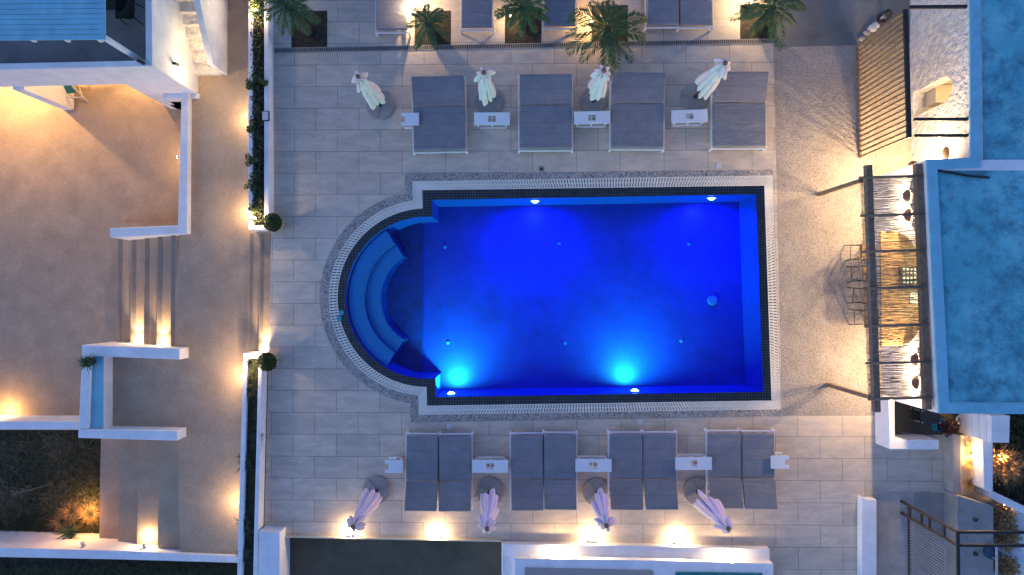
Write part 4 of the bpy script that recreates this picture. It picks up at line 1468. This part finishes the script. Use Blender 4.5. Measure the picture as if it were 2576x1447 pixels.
# ------------------------------------------------------------------ lit planter and yard on the right
sp = thing('side_planter', 'white walled planter with glowing golden grasses behind the bar', 'planter', W(2440, 1170))
mb = MB(); mb.prism(WX([(2397, 1092), (2417, 1095), (2418, 1246), (2397, 1240)], .45), .004, .45); mb.build('wall', 'grey_plaster', sp, bevel=.015)
mb = MB(); mb.prism(WX([(2472, 1098), (2498, 1104), (2498, 1236), (2476, 1232)], .75), .004, .75); mb.build('wall', 'white_plaster', sp, bevel=.015)
mb = MB(); mb.prism(WX([(2418, 1096), (2470, 1098), (2470, 1240), (2418, 1246)], .2), .004, .2); mb.build('bed', 'cream_plaster', sp)
wall('ramp_wall', 'white wall slanting away past the golden grasses into the lower right corner', [(2490, 1232), (2800, 1380), (2800, 1400), (2490, 1252)], .5, 0.004)
sheet('side_ground', [(2498, 1250), (2900, 1430), (2900, 1700), (2498, 1700)], .012, 'white_plaster')
sheet('shrub_bed', [(2480, 1040), (2900, 1040), (2900, 1420), (2500, 1236)], .01, 'dark_ground')
rg = random.Random(31)
for u, v_, z, L, k, lb in ((2437, 1120, .2, .38, 150, 'golden grass tuft at the top of the lit planter'), (2436, 1165, .2, .42, 170, 'golden grass tuft in the middle of the lit planter'), (2434, 1215, .2, .38, 150, 'golden grass tuft at the bottom of the lit planter'),
                   (2520, 1165, .02, .75, 420, 'large golden grass outside the planter wall'), (2515, 1295, .02, .5, 260, 'golden grass beyond the concrete block corner, upper one'), (2525, 1345, .02, .5, 260, 'golden grass beyond the concrete block, middle one'), (2520, 1420, .02, .5, 260, 'golden grass by the metal handrail')):
    mb = MB(); blades(mb, W(u, v_, z), k, L, rg, .8, .007, 1.0, .6); blades(mb, W(u + 6, v_ + 10, z), k // 2, L, rg, .8, .007, 1.0, .6)
    if L > .45:
        clump(mb, W(u + 4, v_ + 4, z + .25), L * .75, int(L * 900), .10, rg, .6)
    tag(mb.build('grass_tuft', 'grass_gold'), lb, 'ornamental grass', 'golden grasses lit from below')
spike(2436, 1138, .2, 26, 'spike light at the top of the lit grass planter', AMBER, .22)
spike(2455, 1150, .2, 26, 'spike light against the white wall of the lit grass planter', AMBER, .22)
spike(2450, 1190, .2, 26, 'spike light in the middle of the lit grass planter', AMBER, .22)
spike(2504, 1150, .012, 26, 'added spike light under the large golden grass outside the planter wall', AMBER, .22)  # added lamp to brighten the grass outside the wall
spike(2512, 1262, .012, 45, 'spike light at the corner of the grey concrete block', AMBER, .22)
mb = MB()
for _ in range(130):
    u, v_ = rg.uniform(2505, 2640), rg.uniform(1050, 1300)
    if v_ > 1236 + (u - 2500) * .4:
        continue
    clump(mb, W(u, v_, .15), .2, 45, .08, rg)
tag(mb.build('undergrowth', 'dark_leaf'), 'dark undergrowth at the right edge beyond the planter', 'undergrowth')['kind'] = 'stuff'
# blue topped block with louvres
bb = thing('utility_block', 'tall block with lavender blue top and white louvred side', 'utility block', W(2490, 1080))
mb = MB(); mb.prism(WX([(2494, 1046), (2541, 1046), (2539, 1114), (2494, 1114)], 1.3), .004, 1.3); mb.build('body', 'white_plaster', bb, bevel=.01)
mb = MB()
for i, u in enumerate((2467, 2476, 2485)):
    z = .55 + i * .27
    q = WX([(2494, 1050), (2494, 1112)], 1.3)
    mb.beam(Vector((q[0].x - .015, q[0].y, z)), Vector((q[1].x - .015, q[1].y, z)), .05, .12)
mb.build('louvre', 'white_metal', bb)
# yard clutter
c = W(2352, 1066, .02)
t = thing('crate', 'turquoise plastic crate in the dark yard', 'crate', c)
mb = MB()
mb.box(c + Vector((0, 0, .012)), (.2, .3, .02))
for sx, sy, a_, b_ in ((-.1, 0, .02, .3), (.1, 0, .02, .3), (0, -.15, .218, .02), (0, .15, .218, .02)):
    mb.box(c + Vector((sx, sy, .13)), (a_, b_, .22))
mb.build('body', 'turquoise', t)
mb = MB()
for sy in (-.164, .164):
    mb.box(c + Vector((0, sy, .2)), (.1, .008, .03))
mb.build('handle', 'black_metal', t)
mb = MB(); clump(mb, W(2385, 1075, .3), .26, 420, .07, rg); mb2 = MB(); mb2.tube([W(2385, 1075, .01), W(2385, 1075, .3)], .03, 6)
t = thing('red_bush', 'round dark red bush in the yard beside the turquoise crate', 'bush', W(2385, 1075, .01)); mb.build('foliage', 'red_leaf', t); mb2.build('stem', 'palm_trunk', t)
mb = MB(); mb.tube([W(2415 + 9 * math.cos(a), 1056 + 9 * math.sin(a), .1) for a in [2 * PI * k / 14 for k in range(3, 14)]], .03, 8); tag(mb.build('hose', 'fixture_white'), 'curved white hose end in the dark yard', 'hose')
c = W(2312, 1040, .01)
t = thing('cart', 'black trolley in the shadow under the roof corner', 'trolley', c)
for zz in (.5, .15):
    mb = MB(); mb.box(c + Vector((0, 0, zz)), (.5, .35, .05)); mb.build('shelf', 'black_metal', t)
for sx in (-1, 1):
    for sy in (-1, 1):
        mb = MB(); mb.box(c + Vector((sx * .23, sy * .15, .3)), (.03, .03, .56)); mb.build('leg', 'steel', t)
mb = MB(); mb.tube([W(2267, 1088, .02), W(2330, 1097, .02), W(2352, 1101, .02)], .018, 6); tag(mb.build('pipe', 'steel'), 'thin pale pipe lying along the L-shaped wall in the yard', 'pipe')

# ------------------------------------------------------------------ house at the top left
HT, HB, FL = 2.1, .75, 1.2
hs = thing('house', 'white two storey house with roof terrace and open porch', 'house', W(380, 166, TZ))
mb = MB()
mb.prism(WX([(-300, 183), (382.5, 166.5), (366, 151.5), (-300, 166)], HT), HB, HT)
mb.prism(WX([(382.5, 166.3), (380, -200), (364, -200), (366, 151.2)], HT), HB, HT)
mb.build('parapet', 'white_plaster', hs, bevel=.02)
pS = W(382.5, 166.5, HT); pNn = W(380, -200, HT)
pW = W(-300, 183, HT)
mb = MB(); mb.prism([(pW.x, pW.y + .2), (pS.x - .15, pS.y + .15), (pNn.x - .15, pNn.y), (pW.x, pNn.y)], HB + .01, FL); mb.build('terrace_floor', 'dark_slab', hs)
# pillar and corner block of the porch
mb = MB(); q = W(160, 278, TZ), W(187, 278, TZ)
mb.prism([(q[0].x, q[0].y), (q[1].x, q[1].y), (q[1].x, q[1].y + .75), (q[0].x, q[0].y + .75)], TZ, HB); mb.build('pillar', 'white_plaster', hs, bevel=.02)
q0 = W(412, 273, TZ)
mb = MB()
mb.prism([(q0.x, pS.y + .002), (pS.x - .001, pS.y + .002), (pNn.x - .001, pNn.y), (pNn.x - .6, pNn.y), (pNn.x - .6, pS.y + .9), (q0.x, pS.y + .9)], TZ, HB + .005); mb.build('corner_wall', 'white_plaster', hs)
mb = MB(); mb.prism([(pW.x, pS.y + 3.2), (pS.x - .6, pS.y + 3.2), (pS.x - .6, pS.y + 3.5), (pW.x, pS.y + 3.5)], TZ, HB); mb.build('back_wall', 'cream_plaster', hs)
# stepped blocks at the foot of the corner
q1 = W(440, 260, TZ)
mb = MB()
for i in range(3):
    mb.prism([(q1.x - .1 + i * .16, pS.y), (pS.x + .05, pS.y), (pS.x + .05, pS.y - .13), (q1.x - .1 + i * .16, pS.y - .13)], TZ, TZ + .45 + i * .32)
mb.build('stepped_plinth', 'white_plaster', hs, bevel=.01)
# stairs
mb = MB()
xb = W(486, 180, PZ).x
yst = [192, 161, 130, 99, 68, 36, 4, -28, -60]
for k, v_ in enumerate(yst):
    z = PZ + .17 * (k + 1)
    y0 = W(500, v_, z - .17).y
    mb.prism([(pS.x - .05, y0), (W(560, 180, PZ).x, y0), (W(560, 180, PZ).x, y0 + 4), (pS.x - .05, y0 + 4)], PZ - .5, z)
mb.build('stair', 'rough_white_plaster', hs)
# outer stair wall with sloping top
a0, a1 = W(524, 161, .56), W(538, 163, .56)
c0, c1 = W(478, -28, 1.5), W(496, -28, 1.5)
e0 = W(572, 190, PZ)
mb = MB()
mb.prism([(a0.x - .02, a0.y), (e0.x, e0.y), (e0.x, c1.y - 0), (a0.x - .02, c0.y)], PZ - .5, [.56, .56, 1.5, 1.5])
mb.prism([(a0.x - .02, c0.y + .002), (e0.x, c0.y + .002), (e0.x, c0.y + 2), (a0.x - .02, c0.y + 2)], PZ - .5, [1.5, 1.5, 2.4, 2.4])
mb.build('stair_wall', 'white_plaster', hs)
# terrace pergola of wide boards
tp = thing('roof_pergola', 'white slatted board canopy over the house roof terrace', 'pergola', W(360, 158, HT))
PHh = 3.75
mb = MB(); 
pa_, pb_ = W(362, 157, FL), W(267, 96, PHh)
mb.tube([pa_, Vector((pa_.x * .5 + pb_.x * .5, pa_.y * .5 + pb_.y * .5, PHh - .05))], .07, 12); mb.build('post', 'white_plaster', tp, smooth=True)
for i in range(14):
    v0 = 99 - i * 13.1
    mb = MB()
    mb.prism(WX([(-120, v0 + 3.4), (265 - i * .15, v0), (265 - i * .15, v0 - 11.6), (-120, v0 - 8.2)], PHh), PHh - .03, PHh)
    mb.build('board', 'roof_edge_paint', tp)
for u in (-85, 80, 165, 248):
    a, c = W(u + 4, 104, PHh - .11), W(u - 3, -160, PHh - .11)
    mb = MB(); mb.beam(a, c, .08, .14); mb.build('joist', 'white_plaster', tp)
# furniture on the roof terrace
c = W(296, 25, FL)
t = thing('outdoor_table', 'dark square table on the house roof terrace', 'table', c)
mb = MB(); mb.box(c + Vector((-.1, .2, .72)), (1.0, 1.0, .04)); mb.build('tabletop', 'dark_green_fabric', t, bevel=.01)
for sx in (-1, 1):
    for sy in (-1, 1):
        mb = MB(); mb.box(c + Vector((-.1 + sx * .42, .2 + sy * .42, .35)), (.06, .06, .7)); mb.build('leg', 'black_metal', t)
c = W(338, 45, FL)
t = thing('garden_chair', 'dark rounded chair beside the roof terrace table', 'chair', c)
mb = MB(); mb.box(c + Vector((0, .05, .42)), (.48, .48, .06)); mb.build('seat', 'dark_green_fabric', t, bevel=.02)
mb = MB()
arc = [PI * (-.45 + .9 * k / 10) for k in range(11)]
vs = []
for a in arc:
    for z, r in ((.44, .27), (.82, .30), (.82, .27), (.44, .24)):
        vs.append(c + Vector((r * math.cos(a), .05 + r * math.sin(a), z)))
mb.raw(vs, [(i * 4 + k, i * 4 + (k + 1) % 4, (i + 1) * 4 + (k + 1) % 4, (i + 1) * 4 + k) for i in range(10) for k in range(4)] + [(0, 1, 2, 3), (40, 41, 42, 43)])
mb.build('backrest', 'dark_green_fabric', t)
for sx in (-1, 1):
    for sy in (-1, 1):
        mb = MB(); mb.tube([c + Vector((sx * .22, .05 + sy * .22, 0)), c + Vector((sx * .19, .05 + sy * .19, .4))], .015, 6); mb.build('leg', 'black_metal', t)
# spotlight on the parapet and lamp on the stair side
for (u, v_, h, lb, dd) in ((358, 158, HT, 'small black spotlight on the parapet corner', (0, -1)), ):
    c = W(u, v_, h)
    t = thing('spotlight', lb, 'spotlight', c)
    mb = MB(); mb.tube([c, c + Vector((0, 0, .06))], .02, 8); mb.build('mount', 'black_metal', t)
    mb = MB(); mb.tube([c + Vector((-.08, .03, .09)), c + Vector((.08, -.04, .05))], [.035, .045], 10); mb.build('head', 'black_metal', t)
c = Vector((pS.x, W(427, 160, 1.1).y, 1.1))
t = thing('wall_spotlight', 'small dark wall lamp on the house side above the stairs', 'lamp', c)
mb = MB(); mb.box(c + Vector((.02, 0, 0)), (.04, .06, .06)); mb.build('bracket', 'black_metal', t)
mb = MB(); mb.tube([c + Vector((.06, 0, .02)), c + Vector((.09, 0, -.10))], [.04, .045], 10); mb.build('head', 'black_metal', t)
lamp('stair_glow', c + Vector((.22, -.1, -.3)), 8, (1, .72, .36), .05, t)
lamp('stair_glow', (W(515, 120, .4).x, W(515, 110, .4).y, .75), 3, (1, .72, .36), .05)
# porch lamps, unseen: assumed from the warm light on the terrace
pc = Vector((W(60, 210, TZ).x, pS.y + .9, .45))
t = thing('ceiling_lamp', 'assumed porch ceiling lamp casting amber light over the terrace', 'lamp', pc)
mb = MB(); mb.lathe([(.12, .06), (.12, .2), (.05, .298)], pc, 16); mb.build('housing', 'fixture_white', t)
mb = MB(); mb.lathe([(.09, .03), (.1, .059)], pc, 16); mb.build('lens', 'warm_lens', t)
lamp('ceiling_lamp_glow', pc, 285, AMBER, .08, t)
pc = Vector((q0.x - .7, pS.y + 1.2, .4))  # second assumed lamp, for the lit floor by the corner
t = thing('ceiling_lamp', 'assumed porch ceiling lamp near the corner wall of the house', 'lamp', pc)
mb = MB(); mb.lathe([(.12, .06), (.12, .2), (.05, .348)], pc, 16); mb.build('housing', 'fixture_white', t)
mb = MB(); mb.lathe([(.09, .03), (.1, .059)], pc, 16); mb.build('lens', 'warm_lens', t)
lamp('ceiling_lamp_glow', pc, 75, AMBER, .08, t)
wall_light(449, 395, -.62, (-1, 0), 9, 'assumed small light on the terrace side of the L-shaped parapet', 'assumed_terrace_light', AMBER, .1)  # no fixture visible here, lamp assumed from the glow
wall_light(2, 1050, TZ + .35, (0, 1), 15, 'assumed terrace light at the left edge above the low garden wall', 'assumed_terrace_light', AMBER, .1)  # assumed lamp, stands in for the glow at the terrace edge
# green folding chair on the porch
c = W(200, 246, TZ)
t = thing('deck_chair', 'green cloth deck chair with pale wooden frame under the porch', 'chair', c)
mb = MB(); mb.raw([c + Vector((-.5, .45, .75)), c + Vector((0, .5, .75)), c + Vector((.12, .05, .33)), c + Vector((-.38, 0, .33))], [(0, 1, 2, 3)]); mb.build('sling', 'teal_paint', t)
mb = MB()
for s_ in (0, .55):
    mb.beam(c + Vector((-.3 + s_, -.12, .02)), c + Vector((-.6 + s_, .5, .8)), .035, .035)
    mb.beam(c + Vector((-.55 + s_, .3, .02)), c + Vector((-.2 + s_, -.1, .42)), .035, .035)
mb.beam(c + Vector((-.3, -.1, .38)), c + Vector((.3, -.1, .38)), .035, .035)
mb.build('frame', 'stone_white', t)

# ------------------------------------------------------------------ garden at the lower left
rg = random.Random(51)
mb = MB()
for _ in range(900):
    u, v_ = rg.uniform(-40, 254), rg.uniform(1075, 1362)
    if math.sin(u * .05) + math.cos(v_ * .045) > rg.uniform(-.6, 1.2):
        blades(mb, W(u, v_, -1.58), 5, rg.uniform(.3, .6), rg, 1.0, .008, .9, .55)
stuff(mb.build('grass', 'dry_grass'), 'pale dry stalks among the dark garden grass', 'grass')
mb = MB()
for _ in range(5200):
    u, v_ = rg.uniform(-40, 254), rg.uniform(1070, 1365)
    blades(mb, W(u, v_, -1.6), 4, .34 if rg.random() > .2 else .5, rg, .9, .009, .9, .6)
stuff(mb.build('grass', 'dark_leaf'), 'dark tangled grass in the garden below the low white wall', 'grass')
mb = MB()
for _ in range(2300):
    u, v_ = rg.uniform(-40, 595), rg.uniform(1422, 1475)
    blades(mb, W(u, v_, -1.6), 4, .26, rg, .9, .007, .9, .6)
stuff(mb.build('grass', 'dark_leaf'), 'dark grass strip below the boundary wall', 'grass')
c = W(208, 1322, -1.6)
t = thing('yucca', 'spiky plant lit orange from below in the dark garden', 'plant', c)
mb = MB(); mb.lathe([(.07, 0), (.05, .5)], c, 8); mb.build('stem', 'palm_trunk', t)
mb = MB(); blades(mb, c + Vector((0, 0, .5)), 60, .62, rg, .9, .022, .7, .55); mb.build('leaves', 'palm_leaf', t)
for u, v_, lb in ((185, 1285, 'orange lit grass tuft behind the spiky plant'), (160, 1310, 'orange lit grass tuft left of the spiky plant'), (232, 1290, 'orange lit grass tuft between spiky plant and steps')):
    mb = MB(); blades(mb, W(u, v_, -1.6), 260, .5, rg, .9, .008, .9, .6)
    tag(mb.build('grass_tuft', 'grass_gold'), lb, 'ornamental grass', 'grass tufts in the lower garden')
mb = MB(); mb.tube([W(30, 1245, -1.25), W(80, 1232, -1.2), W(135, 1215, -1.2)], [.012, .01, .004], 6)
for k in range(24):
    q = W(30 + k * 2.2, 1244 - k * .75, -1.2)
    leaf(mb, q, (rg.uniform(-1, 0), rg.uniform(-1, 1), 0), (0, 0, 1), .14, .015)
tag(mb.build('dry_branch', 'dry_stem'), 'pale dry branch lying over the dark garden grass', 'branch')
for u, v_, lb in ((213, 1388, 'small uplight on the boundary wall beside the spiky plant'), (467 / 1.273, 1378, 'small uplight on the boundary wall at the lit garden step')):
    c = W(u, v_ - 10, -.2 if u < 0 else -.55)
    y_w = W(u, 1376 + (u / 300) * 11, -.2).y
    c = Vector((c.x, y_w + .03, -.5))
    t = thing('uplight', lb, 'light', c, 'uplights along the boundary wall')
    mb = MB(); mb.box(c + Vector((0, -.01, 0)), (.1, .06, .06)); mb.build('bracket', 'fixture_white', t, bevel=.01)
    mb = MB(); mb.tube([c + Vector((0, .02, .03)), c + Vector((-.03, .10, .02))], [.05, .055], 10); mb.build('head', 'fixture_white', t)
    lamp('uplight_glow', c + (Vector((-.35, .75, -.55)) if u < 300 else Vector((0, .26, -.11))), 24 if u < 300 else 13, (1.0, .47, .14) if u < 300 else WARM, .04, t)
# spiky pot plant on the C wall
c = W(234, 909, .12)
t = thing('potted_plant', 'spiky green plant in dark pot on the corner of the C-shaped wall', 'potted plant', c)
mb = MB(); mb.lathe([(.09, .002), (.13, .2), (.14, .22), (.11, .21)], c, 18); mb.build('pot', 'black_metal', t)
mb = MB(); blades(mb, c + Vector((-.02, 0, .2)), 130, .34, rg, .95, .010, .8, .65); mb.build('leaves', 'green_leaf', t)

# ------------------------------------------------------------------ camera and render settings
cam = bpy.data.cameras.new('camera')
cam.sensor_width = 36.0
cam.lens = 36.0 * F / 2576.0
cam.clip_end = 2000
co = bpy.data.objects.new('camera', cam)
col.objects.link(co)
co.location = (0, 0, Z)
co.rotation_mode = 'QUATERNION'
co.rotation_quaternion = CAMQ
scene.camera = co
scene.view_settings.view_transform = 'Standard'
scene.view_settings.look = 'None'
scene.view_settings.exposure = 0
scene.view_settings.gamma = 1
scene.cycles.use_denoising = True
try:
    scene.cycles.denoiser = 'OPENIMAGEDENOISE'
except Exception:
    pass
scene.cycles.max_bounces = 6
scene.cycles.transparent_max_bounces = 12
scene.cycles.sample_clamp_indirect = 6
scene.cycles.caustics_reflective = False
scene.cycles.caustics_refractive = False
